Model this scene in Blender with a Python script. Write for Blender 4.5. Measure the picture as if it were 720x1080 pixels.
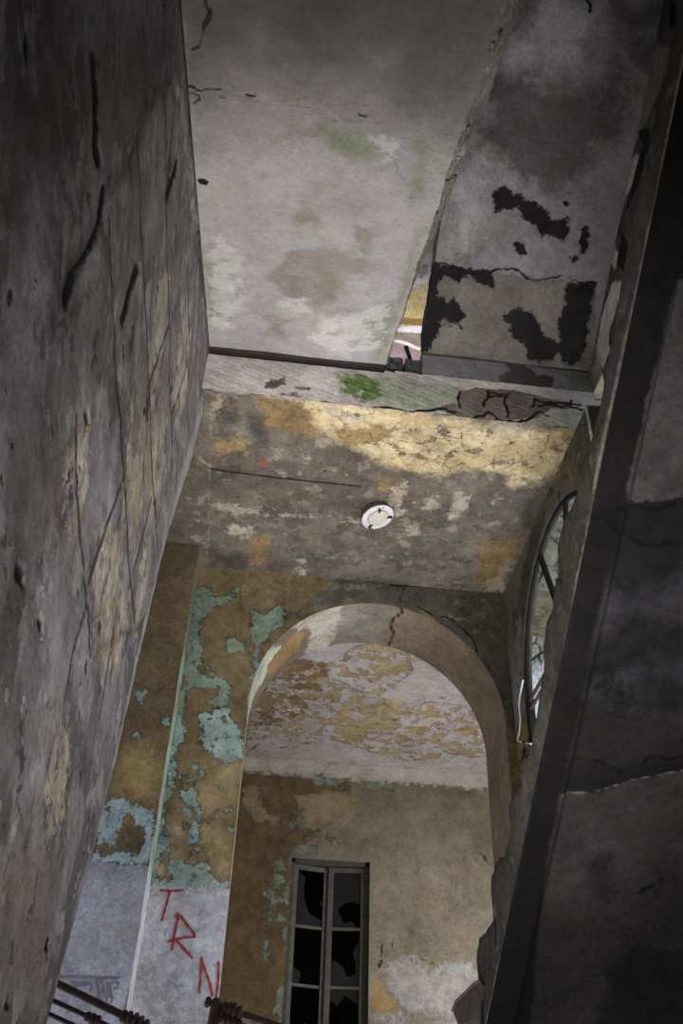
import bpy, bmesh, math, random
import numpy as np
from mathutils import Vector, Matrix

random.seed(4)
for o in list(bpy.data.objects):
    bpy.data.objects.remove(o)
SC = bpy.context.scene
COL = SC.collection

# ------------------------------------------------------------------ camera
FOC = 996.0
VV = np.array([48, -1215, 996.]); VV /= np.linalg.norm(VV)
DD = np.array([-150, 810, 996.]); DD /= np.linalg.norm(DD)
XX = np.cross(DD, VV); XX /= np.linalg.norm(XX)
if XX[0] < 0: XX = -XX
DD = np.cross(VV, XX)
cam = bpy.data.cameras.new('camera')
cam.sensor_fit = 'VERTICAL'; cam.sensor_height = 36; cam.lens = FOC / 1080 * 36
cam.clip_start = 0.02; cam.clip_end = 200
camo = bpy.data.objects.new('camera', cam); COL.objects.link(camo)
R = Matrix(((XX[0], -XX[1], -XX[2]), (DD[0], -DD[1], -DD[2]), (VV[0], -VV[1], -VV[2])))
camo.matrix_world = R.to_4x4()
SC.camera = camo

# ------------------------------------------------------------------ world, lights, exposure
SC.view_settings.view_transform = 'Standard'
SC.view_settings.look = 'None'
SC.view_settings.exposure = 0.0
SC.view_settings.gamma = 1.0
SC.view_settings.use_curve_mapping = False
w = bpy.data.worlds.new('sky'); SC.world = w; w.use_nodes = True
bg = w.node_tree.nodes['Background']
bg.inputs[0].default_value = (0.72, 0.86, 1.0, 1); bg.inputs[1].default_value = 0.95

def area(name, loc, target, sx, sy, power, col):
    l = bpy.data.lights.new(name, 'AREA'); l.shape = 'RECTANGLE'; l.size = sx; l.size_y = sy
    l.energy = power; l.color = col
    o = bpy.data.objects.new(name, l); COL.objects.link(o); o.location = loc
    d = Vector(target) - Vector(loc)
    o.rotation_euler = d.to_track_quat('-Z', 'Y').to_euler()
    return o
# daylight through the arched window (outside it, below the sight line)
area('daylight_arched_window', (3.3, 5.7, 1.9), (0.3, 5.2, 3.2), 2.4, 3.2, 150, (0.93, 0.96, 1.0))
# daylight from the open doorway ahead on the left
area('daylight_left_doorway', (-2.7, 5.3, 0.2), (0.6, 6.0, 2.6), 1.6, 2.6, 85, (0.86, 0.92, 1.0))
# daylight in the far room
area('daylight_far_room', (3.9, 9.3, 1.9), (0.5, 10.2, 3.2), 2.2, 2.6, 130, (1.0, 0.97, 0.92))
# daylight on the upper storey
area('daylight_upper_storey', (2.0, 5.9, 8.4), (0.8, 7.0, 8.0), 1.2, 1.4, 75, (0.97, 0.98, 1.0))
# daylight low in the hall the stairs stand in
area('daylight_hall', (0.5, 5.3, -1.3), (0.2, 3.9, 4.5), 2.0, 2.6, 66, (1.0, 0.96, 0.93))
# added weak fill behind the camera, brightens the left wall
area('fill_behind_camera', (0.6, -1.8, 0.6), (0.2, 3.0, 2.2), 1.6, 1.8, 9, (0.95, 0.95, 1.0))
# added narrow fill from below, aimed up to brighten the landing beam
lt = area('fill_landing_beam', (-0.1, 0.6, -1.3), (0.5, 4.9, 5.3), 1.0, 1.0, 62, (1.0, 0.96, 0.94)); lt.data.spread = math.radians(52)

# ------------------------------------------------------------------ measuring helpers
def ray(px, py):
    c = np.array([px - 360, py - 540, FOC]); return np.array([c @ XX, c @ DD, c @ VV])
class Plane:
    """a flat surface: origin O, unit axes U and W"""
    def __init__(s, O, U, W):
        s.O = np.array(O, float); s.U = np.array(U, float); s.U /= np.linalg.norm(s.U)
        s.W = np.array(W, float); s.W /= np.linalg.norm(s.W); s.N = np.cross(s.U, s.W)
    def hit(s, px, py):
        r = ray(px, py); t = (s.O @ s.N) / (r @ s.N); return r * t
    def uv(s, P):
        d = np.asarray(P) - s.O; return np.stack([d @ s.U, d @ s.W], -1)
    def poly(s, pts): return np.array([s.uv(s.hit(*p)) for p in pts])
def T(ox, oy, k, pts): return [(ox + x / k, oy + y / k) for x, y in pts]

def seg_dist(P, A, B):
    d = B - A; L = max(d @ d, 1e-12)
    t = np.clip(((P - A) @ d) / L, 0, 1)
    return np.linalg.norm(P - (A + t[:, None] * d), axis=1)
def sdf_poly(P, V):
    dist = np.full(len(P), 1e9); inside = np.zeros(len(P), bool)
    n = len(V)
    for i in range(n):
        a, b = V[i], V[(i + 1) % n]
        dist = np.minimum(dist, seg_dist(P, a, b))
        c = (a[1] > P[:, 1]) != (b[1] > P[:, 1])
        with np.errstate(divide='ignore', invalid='ignore'):
            xi = (b[0] - a[0]) * (P[:, 1] - a[1]) / (b[1] - a[1]) + a[0]
        inside ^= c & (P[:, 0] < xi)
    return np.where(inside, dist, -dist)

# ------------------------------------------------------------------ meshes
def wiggle(L, seed=0, amp=.16):
    rnd = np.random.RandomState(seed + 5); L = [np.array(p, float) for p in L]
    for it in range(6):
        out = [L[0]]
        for a, b in zip(L[:-1], L[1:]):
            d = b - a; n = np.linalg.norm(d)
            if n > .025:
                out.append((a + b) / 2 + np.array((-d[1], d[0])) * rnd.uniform(-amp, amp))
            out.append(b)
        L = out
    return L
class MB:
    def __init__(s): s.v = []; s.f = []; s.n = 0
    def add(s, v, f):
        s.v.append(np.asarray(v, float)); s.f += [tuple(i + s.n for i in q) for q in f]; s.n += len(v)
    def grid(s, fn, ns, nt, flip=False, S=None, Tt=None):
        S = np.linspace(0, 1, ns + 1) if S is None else S
        Tt = np.linspace(0, 1, nt + 1) if Tt is None else Tt
        v = [fn(a, b) for a in S for b in Tt]
        m = len(Tt); f = []
        for i in range(len(S) - 1):
            for j in range(m - 1):
                q = (i * m + j, (i + 1) * m + j, (i + 1) * m + j + 1, i * m + j + 1)
                f.append(q[::-1] if flip else q)
        s.add(v, f)
    def box(s, a, b, c=None):
        x0, y0, z0 = a; x1, y1, z1 = b
        s.add([(x0,y0,z0),(x1,y0,z0),(x1,y1,z0),(x0,y1,z0),(x0,y0,z1),(x1,y0,z1),(x1,y1,z1),(x0,y1,z1)],
              [(0,3,2,1),(4,5,6,7),(0,1,5,4),(1,2,6,5),(2,3,7,6),(3,0,4,7)])
    def obox(s, c, ax, ay, az):
        """box with centre c and half-axis vectors"""
        c, ax, ay, az = [np.array(q, float) for q in (c, ax, ay, az)]
        v = [c + i * ax + j * ay + k * az for k in (-1, 1) for j, i in ((-1, -1), (-1, 1), (1, 1), (1, -1))]
        s.add(v, [(0,3,2,1),(4,5,6,7),(0,1,5,4),(1,2,6,5),(2,3,7,6),(3,0,4,7)])
    def tube(s, pts, rad, n=8, cap=True):
        pts = [np.array(p, float) for p in pts]; rad = rad if hasattr(rad, '__len__') else [rad] * len(pts)
        v = []; ref = None
        for i, p in enumerate(pts):
            d = pts[min(i + 1, len(pts) - 1)] - pts[max(i - 1, 0)]; d /= np.linalg.norm(d) + 1e-12
            if ref is None:
                ref = np.cross(d, (0, 0, 1)) if abs(d[2]) < .9 else np.cross(d, (1, 0, 0))
            a = ref - d * (ref @ d); a /= np.linalg.norm(a); ref = a; b = np.cross(d, a)
            for k in range(n):
                t = 2 * math.pi * k / n; v.append(p + rad[i] * (math.cos(t) * a + math.sin(t) * b))
        f = [(i*n+k, i*n+(k+1)%n, (i+1)*n+(k+1)%n, (i+1)*n+k) for i in range(len(pts)-1) for k in range(n)]
        if cap: f += [tuple(range(n))[::-1], tuple((len(pts)-1)*n+k for k in range(n))]
        s.add(v, f)
    def prism(s, poly, z0, z1, fn):
        """extrude 2-D polygon; fn(a,b,h)->xyz"""
        n = len(poly)
        v = [fn(a, b, z0) for a, b in poly] + [fn(a, b, z1) for a, b in poly]
        s.add(v, [tuple(range(n))[::-1], tuple(range(n, 2*n))] + [(i,(i+1)%n,(i+1)%n+n,i+n) for i in range(n)])
    def build(s, name, m, parent=None, plane=None, patches=None, lines=None, smooth=False, disp=None):
        V = np.concatenate(s.v)
        V0 = V.copy()
        if disp is not None: V = disp(V, plane, patches)
        me = bpy.data.meshes.new(name)
        me.from_pydata(V.tolist(), [], s.f); me.validate(); me.update()
        if plane is not None:
            P = plane.uv(V0)
            for k, polys in (patches or {}).items():
                d = np.full(len(P), -9.0)
                for q in polys:
                    d = np.maximum(d, sdf_poly(P, plane.poly(q)))
                at = me.attributes.new(k, 'FLOAT', 'POINT'); at.data.foreach_set('value', np.maximum(d, -1.5).astype(np.float32))
            for k, ls in (lines or {}).items():
                d = np.full(len(P), 9.0)
                for qi, q in enumerate(ls):
                    L = plane.poly(q)
                    if k in ('crack', 'crk', 'hair'): L = wiggle(L, qi)
                    for i in range(len(L) - 1): d = np.minimum(d, seg_dist(P, L[i], L[i+1]))
                at = me.attributes.new(k, 'FLOAT', 'POINT'); at.data.foreach_set('value', (-np.minimum(d, 1.5)).astype(np.float32))
        if smooth:
            me.polygons.foreach_set('use_smooth', [True] * len(me.polygons))
        me.materials.append(m)
        o = bpy.data.objects.new(name, me); COL.objects.link(o)
        if parent is not None: o.parent = parent
        return o

def thing(name, label, cat, loc=(0, 0, 0), group=None):
    o = bpy.data.objects.new(name, None); COL.objects.link(o); o.location = loc; o.empty_display_size = .1
    o['label'] = label; o['category'] = cat
    if group: o['group'] = group
    return o
def tag(o, label, cat, group=None):
    o['label'] = label; o['category'] = cat
    if group: o['group'] = group
    return o
def struct(o, label=None, cat=None):
    o['kind'] = 'structure'
    if label: o['label'] = label
    if cat: o['category'] = cat
    return o
def reparent(o, p):
    """parent keeping world placement (things' empties are only translated)"""
    o.parent = p; o.location = Vector(o.location) - Vector(p.location); return o

# ------------------------------------------------------------------ materials
class NT:
    def __init__(s, name):
        s.m = bpy.data.materials.new(name); s.m.use_nodes = True; s.t = s.m.node_tree; s.N = s.t.nodes; s.L = s.t.links
        s.b = s.N['Principled BSDF']; s.tc = s.N.new('ShaderNodeTexCoord')
    def inp(s, sock, v):
        if isinstance(v, (int, float)): sock.default_value = v
        elif isinstance(v, tuple): sock.default_value = v if len(v) == len(sock.default_value) else v + (1,)
        else: s.L.new(v, sock)
    def math(s, op, a, b=0.0, c=0.0, clamp=False):
        n = s.N.new('ShaderNodeMath'); n.operation = op; n.use_clamp = clamp
        s.inp(n.inputs[0], a); s.inp(n.inputs[1], b); s.inp(n.inputs[2], c); return n.outputs[0]
    def noise(s, scale, detail=6, rough=.6, stretch=(1, 1, 1), seed=0.0, dist=0.0):
        mp = s.N.new('ShaderNodeMapping'); s.L.new(s.tc.outputs['Object'], mp.inputs[0])
        mp.inputs['Scale'].default_value = stretch; mp.inputs['Location'].default_value = (seed * 3.1, seed * 1.7, seed * 2.3)
        n = s.N.new('ShaderNodeTexNoise'); s.L.new(mp.outputs[0], n.inputs['Vector'])
        n.inputs['Scale'].default_value = scale; n.inputs['Detail'].default_value = detail
        n.inputs['Roughness'].default_value = rough; n.inputs['Distortion'].default_value = dist
        return n.outputs[0]
    def voro(s, scale, stretch=(1, 1, 1), seed=0.0):
        mp = s.N.new('ShaderNodeMapping'); s.L.new(s.tc.outputs['Object'], mp.inputs[0])
        mp.inputs['Scale'].default_value = stretch; mp.inputs['Location'].default_value = (seed, seed * 1.7, seed * 2.3)
        nz = s.N.new('ShaderNodeTexNoise'); s.L.new(mp.outputs[0], nz.inputs['Vector']); nz.inputs['Scale'].default_value = scale * 1.5
        nz.inputs['Detail'].default_value = 5
        va = s.N.new('ShaderNodeVectorMath'); va.operation = 'MULTIPLY_ADD'
        s.L.new(nz.outputs['Color'], va.inputs[0]); k = .35 / scale * 2
        va.inputs[1].default_value = (k, k, k); s.L.new(mp.outputs[0], va.inputs[2])
        n = s.N.new('ShaderNodeTexVoronoi'); n.feature = 'DISTANCE_TO_EDGE'; s.L.new(va.outputs[0], n.inputs['Vector'])
        n.inputs['Scale'].default_value = scale; return n.outputs['Distance']
    def ramp(s, v, lo, hi):
        n = s.N.new('ShaderNodeMapRange'); n.interpolation_type = 'SMOOTHSTEP'; s.inp(n.inputs[0], v)
        n.inputs[1].default_value = lo; n.inputs[2].default_value = hi; return n.outputs[0]
    def mix(s, f, a, b):
        n = s.N.new('ShaderNodeMix'); n.data_type = 'RGBA'; s.inp(n.inputs[0], f); s.inp(n.inputs[6], a); s.inp(n.inputs[7], b)
        return n.outputs[2]
    def attr(s, k):
        n = s.N.new('ShaderNodeAttribute'); n.attribute_name = k; return n.outputs['Fac']

def layered(name, base, layers=(), rough=.93, dirt=1.0, tint=.35, grain=.10, bump=1.0, mott=.55, spec=.25, gscale=55, big=1.3, stretch=(1, 1, 1), smud=0.0, seed=0.0):
    """old plaster: a mottled base, then coats laid over it, each with its own outline.
    layer: k attribute (or None), c=(col,col), s scale, a raggedness, t threshold, w edge softness, h relief, o opacity, st stretch"""
    q = NT(name)
    n1 = q.ramp(q.noise(big, 8, .62, stretch, seed + 1.3), .5 - mott / 2.2, .5 + mott / 2.2)
    col = q.mix(n1, base[0], base[1])
    h = q.math('MULTIPLY', q.noise(7, 7, .65, stretch, seed + .7), .010)
    h = q.math('ADD', h, q.math('MULTIPLY', q.noise(gscale, 5, .7, stretch, seed + .2), .0035))
    for i, l in enumerate(layers):
        sd = seed + 2.0 + i * 1.37; st = l.get('st', stretch)
        wd = l.get('w', .006); a = l.get('a', .06)
        if l.get('vor'):
            d = q.voro(l['vor'], st, sd)
            m = q.math('SUBTRACT', 1.0, q.ramp(d, l.get('lw', .01), l.get('lw', .01) * 3))
            m = q.math('MULTIPLY', m, q.ramp(q.noise(l.get('s', 1.5), 3, .5, st, sd), l.get('t', .45), l.get('t', .45) + .1))
            if l.get('k'): m = q.math('MULTIPLY', m, q.ramp(q.attr(l['k']), -.03, .03))
        elif l.get('k'):
            nz = q.math('MULTIPLY', q.math('SUBTRACT', q.noise(l.get('s', 6), 12, .74, st, sd), .5), 5 * a)
            if not l.get('b'): nz = q.math('ADD', nz, q.math('MULTIPLY', q.math('SUBTRACT', q.noise(l.get('s', 6) * 4, 8, .7, st, sd + 9), .5), 2.0 * min(a, .05)))
            v = q.math('ADD', q.attr(l['k']), q.math('ADD', nz, l.get('b', 0.0)))
            m = q.ramp(v, -wd, wd)
            if 'p' in l:   # holes in the coat
                m = q.math('MULTIPLY', m, q.ramp(q.noise(l.get('ps', 7), 9, .65, st, sd + .5), l['p'], l['p'] + .02))
        else:
            m = q.ramp(q.noise(l.get('s', 3), 10, l.get('r', .65), st, sd), l['t'] - wd, l['t'] + wd)
        hm = m
        if l.get('o', 1) < 1: m = q.math('MULTIPLY', m, l['o'])
        cc = l['c']
        c = cc if not isinstance(cc[0], tuple) else q.mix(q.ramp(q.noise(l.get('cs', 5), 7, .65, st, sd + 3), .35, .65), cc[0], cc[1])
        # thin rim line round a lifting edge
        col = q.mix(m, col, c)
        if l.get('rim') and l.get('k'):   # edge shadow and dirt painted as a dark line along the lifting coat
            ring = q.math('MULTIPLY', q.ramp(v, -.020, -.004), q.math('SUBTRACT', 1.0, q.ramp(v, -.003, .004)))
            ring = q.math('MULTIPLY', ring, q.ramp(q.noise(9, 5, .7, st, sd + 21), .42, .55))
            col = q.mix(q.math('MULTIPLY', ring, l['rim']), col, (.05, .042, .03))
        if l.get('h'): h = q.math('ADD', h, q.math('MULTIPLY', hm, l['h']))
    # fine grain of the surface itself
    g = q.noise(gscale * 1.6, 4, .8, (1, 1, 1), seed)
    gg = q.math('MULTIPLY', q.math('SUBTRACT', g, .5), grain * 6)
    d1 = q.math('SUBTRACT', q.noise(2.1, 12, .70, stretch, seed + 11, .3), .5)
    d2 = q.math('SUBTRACT', q.noise(8.5, 10, .74, stretch, seed + 12, .2), .5)
    d3 = q.math('SUBTRACT', q.noise(34, 8, .85, stretch, seed + 13), .5)
    gg = q.math('ADD', gg, q.math('MULTIPLY', d1, 1.2 * dirt)); gg = q.math('ADD', gg, q.math('MULTIPLY', d2, 1.1 * dirt)); gg = q.math('ADD', gg, q.math('MULTIPLY', d3, 1.9 * dirt))
    h = q.math('ADD', h, q.math('MULTIPLY', d3, .016))
    # sparse dark pits and specks
    pit = q.ramp(q.noise(24, 6, .7, stretch, seed + 15), .66, .70)
    gg = q.math('SUBTRACT', gg, q.math('MULTIPLY', pit, .45 * dirt)); h = q.math('SUBTRACT', h, q.math('MULTIPLY', pit, .004))
    tn = q.math('MULTIPLY', q.ramp(q.noise(3.3, 8, .7, stretch, seed + 14), .42, .66), tint)
    mt = q.N.new('ShaderNodeMix'); mt.data_type = 'RGBA'; mt.blend_type = 'MULTIPLY'; q.L.new(tn, mt.inputs[0]); q.L.new(col, mt.inputs[6]); mt.inputs[7].default_value = (.86, .70, .50, 1)
    col = mt.outputs[2]
    gg = q.math('MAXIMUM', gg, -.82)
    hs = q.N.new('ShaderNodeHueSaturation'); q.L.new(col, hs.inputs['Color']); q.L.new(q.math('ADD', gg, 1.0), hs.inputs['Value'])
    q.L.new(hs.outputs[0], q.b.inputs['Base Color'])
    q.b.inputs['Roughness'].default_value = rough; q.b.inputs['Specular IOR Level'].default_value = spec
    bp = q.N.new('ShaderNodeBump'); bp.inputs['Strength'].default_value = min(1.0, bump); bp.inputs['Distance'].default_value = 1.0
    q.L.new(h, bp.inputs['Height']); q.L.new(bp.outputs[0], q.b.inputs['Normal'])
    return q.m

def plain(name, col, rough=.7, metal=0, spec=.4, var=.3, sc=18, bump=.002):
    q = NT(name)
    c2 = tuple(x * (1 - var) for x in col)
    q.L.new(q.mix(q.ramp(q.noise(sc, 6, .7), .35, .65), col, c2), q.b.inputs['Base Color'])
    q.b.inputs['Roughness'].default_value = rough; q.b.inputs['Metallic'].default_value = metal; q.b.inputs['Specular IOR Level'].default_value = spec
    bp = q.N.new('ShaderNodeBump'); bp.inputs['Distance'].default_value = 1
    q.L.new(q.math('MULTIPLY', q.noise(sc * 3, 5, .7), bump), bp.inputs['Height']); q.L.new(bp.outputs[0], q.b.inputs['Normal'])
    return q.m

# palette (surface colours)
WHITE = (.46, .45, .455); LAV = (.43, .43, .50); GREY = (.23, .22, .22); DGREY = (.085, .08, .078)
OCHRE = (.235, .165, .065); OCHRE2 = (.34, .25, .11); BROWN = (.11, .075, .035); CREAM = (.50, .41, .26)
MINT = (.20, .33, .27); MINTB = (.30, .44, .43); BLACK = (.010, .010, .011); SOOT = (.045, .042, .04)
GREEN = (.07, .13, .035)

# ------------------------------------------------------------------ key sizes (metres; the camera stands at 0,0,0; floor at -1.6)
FZ = -1.6; H = 5.0; Y1 = 7.04; YB = 4.837; XL = -0.60; XR = 2.175; XS = 2.37; XM = 1.024; XB = 0.722; XP = -0.622; YP = 6.716
ZA = 5.42; TB = .415; TC = .625; TA = .647
AC, AR, AZ = 1.017, 1.073, 3.69          # arch in the back wall
WC, WR, WZ = 5.68, 1.05, 3.74            # arched window in the right wall
Y2 = 7.72; Y3 = 11.1; ZD = 2.192
def jit(s, k, a): return a * (math.sin(s * k * 7.1 + 1.3) + .7 * math.sin(s * k * 17.7 + .4) + .5 * math.sin(s * k * 41.3 + 2.) + .35 * math.sin(s * k * 93.1))

# ------------------------------------------------------------------ LEFT WALL
pl_left = Plane((XL, 0, 0), (0, 1, 0), (0, 0, 1))
fe_z = [FZ, 0.2, .81, 1.34, 2.13, 2.77, 3.4, 4.27, 5.25, 5.9]; fe_y = [3.0, 3.58, 3.80, 4.03, 4.22, 4.33, 4.50, 4.93, 5.24, 5.35]
def far_edge(z): return float(np.interp(z, fe_z, fe_y)) + jit(z, 1.0, .006)
mb = MB()
def fl(s, t):
    z = FZ + (5.9 - FZ) * t; y = -0.6 + (far_edge(z) + .6) * s
    k = max(0, (s - .985) / .015)
    return (XL - .03 * k * k, y, z)
S_ = np.concatenate([np.linspace(0, .98, 240), np.linspace(.984, 1, 6)])
mb.grid(fl, 0, 330, S=S_)
mb.grid(lambda s, t: (XL - .03 - .4 * s, far_edge(FZ + (5.9 - FZ) * t), FZ + (5.9 - FZ) * t), 2, 60)
mb.grid(lambda s, t: (XL - .43, far_edge(FZ + (5.9 - FZ) * t) * (1 - s) + s * -.6, FZ + (5.9 - FZ) * t), 1, 60)
left_p = {
 'brick': [[(188,82),(160,112),(148,135),(120,185),(112,200),(108,230),(84,272),(68,300),(66,340),(108,300),(118,330),(112,380),(128,420),(134,500),(128,540),(100,605),(98,650),(100,690),(150,660),(215,440),(222,372),(215,280),(205,200),(196,110)]],
 'ridge': [[(180,70),(160,100),(150,130),(140,170),(118,190),(112,205),(100,235),(80,270),(66,290),(64,318),(72,320),(76,295),(92,275),(108,240),(116,205),(136,190),(150,160),(165,118),(185,95)]],
 'hole': [[(98,57),(102,60),(107,90),(107,150),(110,172),(106,176),(101,160),(102,110)],[(31,40),(34,42),(35,58),(32,60)],
          [(112,195),(116,200),(110,232),(98,265),(84,285),(78,310),(72,325),(68,318),(74,290),(90,270),(104,240),(108,215)],
          [(148,280),(152,283),(134,345),(131,338)],[(195,165),(192,185),(182,215),(181,205)],
          [(20,597),(27,600),(27,615),(21,607)],[(48,1000),(52,985),(51,1010)],[(12,308),(16,312),(13,318)],
          [(44,652),(48,660),(46,672)],[(8,1060),(12,1050),(12,1062)],[(93,430),(97,445),(94,455)]],
 'cream': [[(172,290),(182,300),(178,360),(170,420),(160,470),(163,400),(168,340)],[(196,330),(205,330),(200,400),(190,450),(186,420),(190,380)],
           [(140,430),(152,440),(160,480),(152,520),(146,590),(138,560),(136,500)],[(112,560),(126,590),(136,640),(128,690),(118,700),(104,690),(104,620)],
           [(115,320),(124,330),(120,380),(112,360)],[(80,470),(92,480),(88,520),(78,540)],[(160,440),(180,430),(172,520),(158,560),(156,500)],
           [(60,800),(72,790),(70,850),(55,880)],[(150,600),(158,590),(150,640),(142,660)]],
 'stain': [[(0,0),(185,0),(188,80),(150,130),(110,190),(60,170),(20,200),(0,180)],[(85,300),(110,300),(118,420),(90,400),(70,350)],[(10,420),(60,440),(50,560),(20,700),(0,700),(0,520)]],
 'brown': [[(0,190),(20,190),(30,215),(15,235),(0,235)],[(105,60),(150,70),(140,150),(112,172),(108,100)],[(10,900),(60,890),(50,1050),(0,1060),(0,960)],[(60,450),(75,440),(72,520),(55,560)]],
 'edge': [[(220,372),(222,420),(205,500),(170,650),(146,745),(110,905),(75,1040),(60,1040),(97,905),(133,745),(156,640),(192,500),(212,430)]],
}
left_l = {'joint': [[(152,135),(154,200),(157,300),(163,430),(167,590)],[(181,100),(182,200),(183,330),(184,440),(184,510)],[(118,225),(120,310),(126,400),(131,480),(138,600),(143,660)],
                    [(202,280),(203,380),(198,440)],[(84,440),(86,520),(94,620),(97,690)],
                    [(182,345),(170,385),(160,410)],[(130,505),(118,545),(104,590),(97,615)],[(163,525),(152,570),(142,605)],[(201,380),(192,415),(185,437)],[(125,640),(118,680),(105,760)],
                    [(187,440),(182,500)],[(92,645),(80,690),(72,740)],[(190,120),(185,170),(182,215)]]}
m_left = layered('aged_grey_plaster_wall', ((.27,.255,.265), (.125,.12,.125)), [
    dict(k=None, s=2.2, t=.50, w=.05, c=(.36,.345,.375), o=.6, st=(1, .6, .8)),
    dict(k=None, s=3.1, t=.55, w=.03, c=(.085,.08,.083), o=.75, st=(1, .7, .8)),
    dict(k='brick', s=5, a=.05, w=.02, c=((.30,.275,.26), (.17,.155,.15)), cs=5, h=-.02),
    dict(k='cream', s=7, a=.16, w=.02, b=.04, p=.43, ps=7, c=((.58,.52,.45), (.42,.34,.24)), cs=7, h=.006),
    dict(k='cream', s=6, a=.2, w=.02, b=.08, p=.55, ps=14, c=((.40,.37,.35), (.50,.47,.44)), cs=9, h=.006),
    dict(k=None, s=5, t=.575, w=.01, c=((.40,.385,.40), (.29,.275,.275)), h=.005, st=(1, .7, .9)),
    dict(k='stain', s=2.5, a=.12, w=.25, c=(.065,.058,.053), o=.75),
    dict(k='brown', s=4, a=.08, w=.12, c=(.15,.11,.07), o=.55),
    dict(k=None, s=6, t=.64, w=.015, c=(.07,.065,.066), h=-.006, st=(1, .7, 1.0)),
    dict(k=None, s=13, t=.67, w=.01, c=(.022,.02,.02), h=-.012, st=(1, .5, 1.1)),
    dict(k='ridge', s=4, a=.02, w=.05, c=(.06,.052,.048), o=.75, h=-.02),
    dict(k='edge', s=6, a=.03, w=.05, c=((.52,.50,.49), (.36,.34,.33)), o=.8),
    dict(k='joint', b=.014, s=10, a=.003, w=.006, c=(.035,.028,.024), o=.9, h=-.012),
    dict(k='hole', s=12, a=.012, b=.006, w=.008, c=BLACK, h=-.03),
], grain=.05, bump=1.0, big=1.1, mott=.4, dirt=1.05)
from mathutils import noise as mn
def left_disp(V, plane, patches):
    P = plane.uv(V); V = V.copy(); front = np.abs(V[:, 0] - XL) < .031
    d = np.full(len(P), -9.0); h = d.copy()
    for q in patches['brick']: d = np.maximum(d, sdf_poly(P, plane.poly(q)))
    for q in patches['hole']: h = np.maximum(h, sdf_poly(P, plane.poly(q)))
    for i in np.nonzero(front)[0]:
        y, z = P[i]
        n1 = mn.fractal((y * 1.1, z * 1.1, .3), 1.0, 2.0, 5); n2 = mn.fractal((y * 6, z * 6, 4.3), .8, 2.0, 4)
        e = max(0.0, min(1.0, (d[i] + .05 * n2 + .01) / .03)); g = max(0.0, min(1.0, (h[i] + .012 * n2 + .012) / .02))
        k = max(0.0, min(1.0, (far_edge(z) - y) / 1.1)); e *= k * max(0.0, min(1.0, (z - 2.4) / .9))
        V[i, 0] += min(0.0, (.010 * n1 + .0035 * n2 - .007)) * k - .018 * e - .012 * g
    return V
ow = mb.build('wall_left', m_left, plane=pl_left, patches=left_p, lines=left_l, disp=left_disp); struct(ow)

# ------------------------------------------------------------------ PIER behind the left wall
pl_pier = Plane((0, YP, 0), (1, 0, 0), (0, 0, 1))
mb = MB()
mb.grid(lambda s, t: (-2.0 + (XP + 2.0) * s, YP, FZ + (H - FZ) * t), 70, 260)
pp = {'dado': [[(20,900),(100,908),(157,914),(150,980),(120,1110),(20,1110)]],
      'blue': [T(0,700,2.77,[(290,430),(330,395),(380,400),(450,430),(450,590),(360,585),(270,580),(285,500)])],
      'gone': [T(0,700,2.77,[(370,440),(400,470),(430,500),(400,560),(350,560),(330,500),(355,470)]),T(0,700,2.77,[(300,520),(340,545),(330,560),(290,560)])],
      'chips': [T(0,700,2.77,[(385,200),(400,195),(410,215),(390,220)]),T(0,700,2.77,[(470,160),(490,150),(495,175),(475,178)]),T(0,700,2.77,[(435,255),(455,250),(450,270)]),T(0,700,2.77,[(385,85),(430,80),(410,120)])],
      'sooty': [[(200,430),(222,430),(216,560),(205,600),(190,560)]],
      'yel': [T(0,700,2.77,[(330,390),(350,280),(420,240),(460,300),(440,420),(380,395)])]}
m_pier = layered('ochre_painted_pier', ((.185,.138,.075), (.105,.078,.045)), [
    dict(k='yel', s=3, a=.10, w=.15, c=(.36,.265,.12), o=.8),
    dict(k='sooty', s=5, a=.12, w=.1, c=(.10,.095,.09), o=.9),
    dict(k='blue', s=10, a=.05, w=.006, p=.40, ps=9, c=((.36,.46,.49), (.28,.36,.39)), h=.010, rim=.8),
    dict(k='gone', s=11, a=.05, w=.006, c=((.22,.16,.09), (.10,.08,.05)), h=-.008),
    dict(k='chips', s=14, a=.035, rim=.9, w=.006, c=(.24,.34,.33), h=.006),
    dict(k='dado', s=9, a=.012, w=.005, c=((.36,.365,.43), (.27,.28,.34)), cs=1.6, h=.002),
], grain=.03, seed=3, dirt=1.3)
o = mb.build('wall_pier', m_pier, plane=pl_pier, patches=pp); struct(o)
pl_ps = Plane((XP, 0, 0), (0, 1, 0), (0, 0, 1))
mb = MB(); mb.grid(lambda s, t: (XP + jit(t * 7, 1, .0015), YP + (Y1 - YP) * s, FZ + (H - FZ) * t), 20, 300)
m_ps = layered('mint_side_of_pier', ((.46,.58,.50), (.32,.42,.33)), [
    dict(k=None, s=9, t=.57, w=.01, c=((.42,.36,.25), (.22,.16,.08)), h=-.005, st=(1, 1, .5)),
    dict(k='top', s=4, a=.15, w=.12, c=(.20,.19,.13), o=.9),
    dict(k='dado', s=9, a=.01, w=.005, c=((.75,.76,.82), (.62,.63,.70))),
], grain=.03, seed=5)
struct(mb.build('wall_pier_side', m_ps, plane=pl_ps, patches={'dado': [[(100,880),(157,914),(161,936),(180,1000),(150,1200),(60,1200)]], 'top': [[(180,400),(230,400),(225,690),(190,690)]]}))

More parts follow.
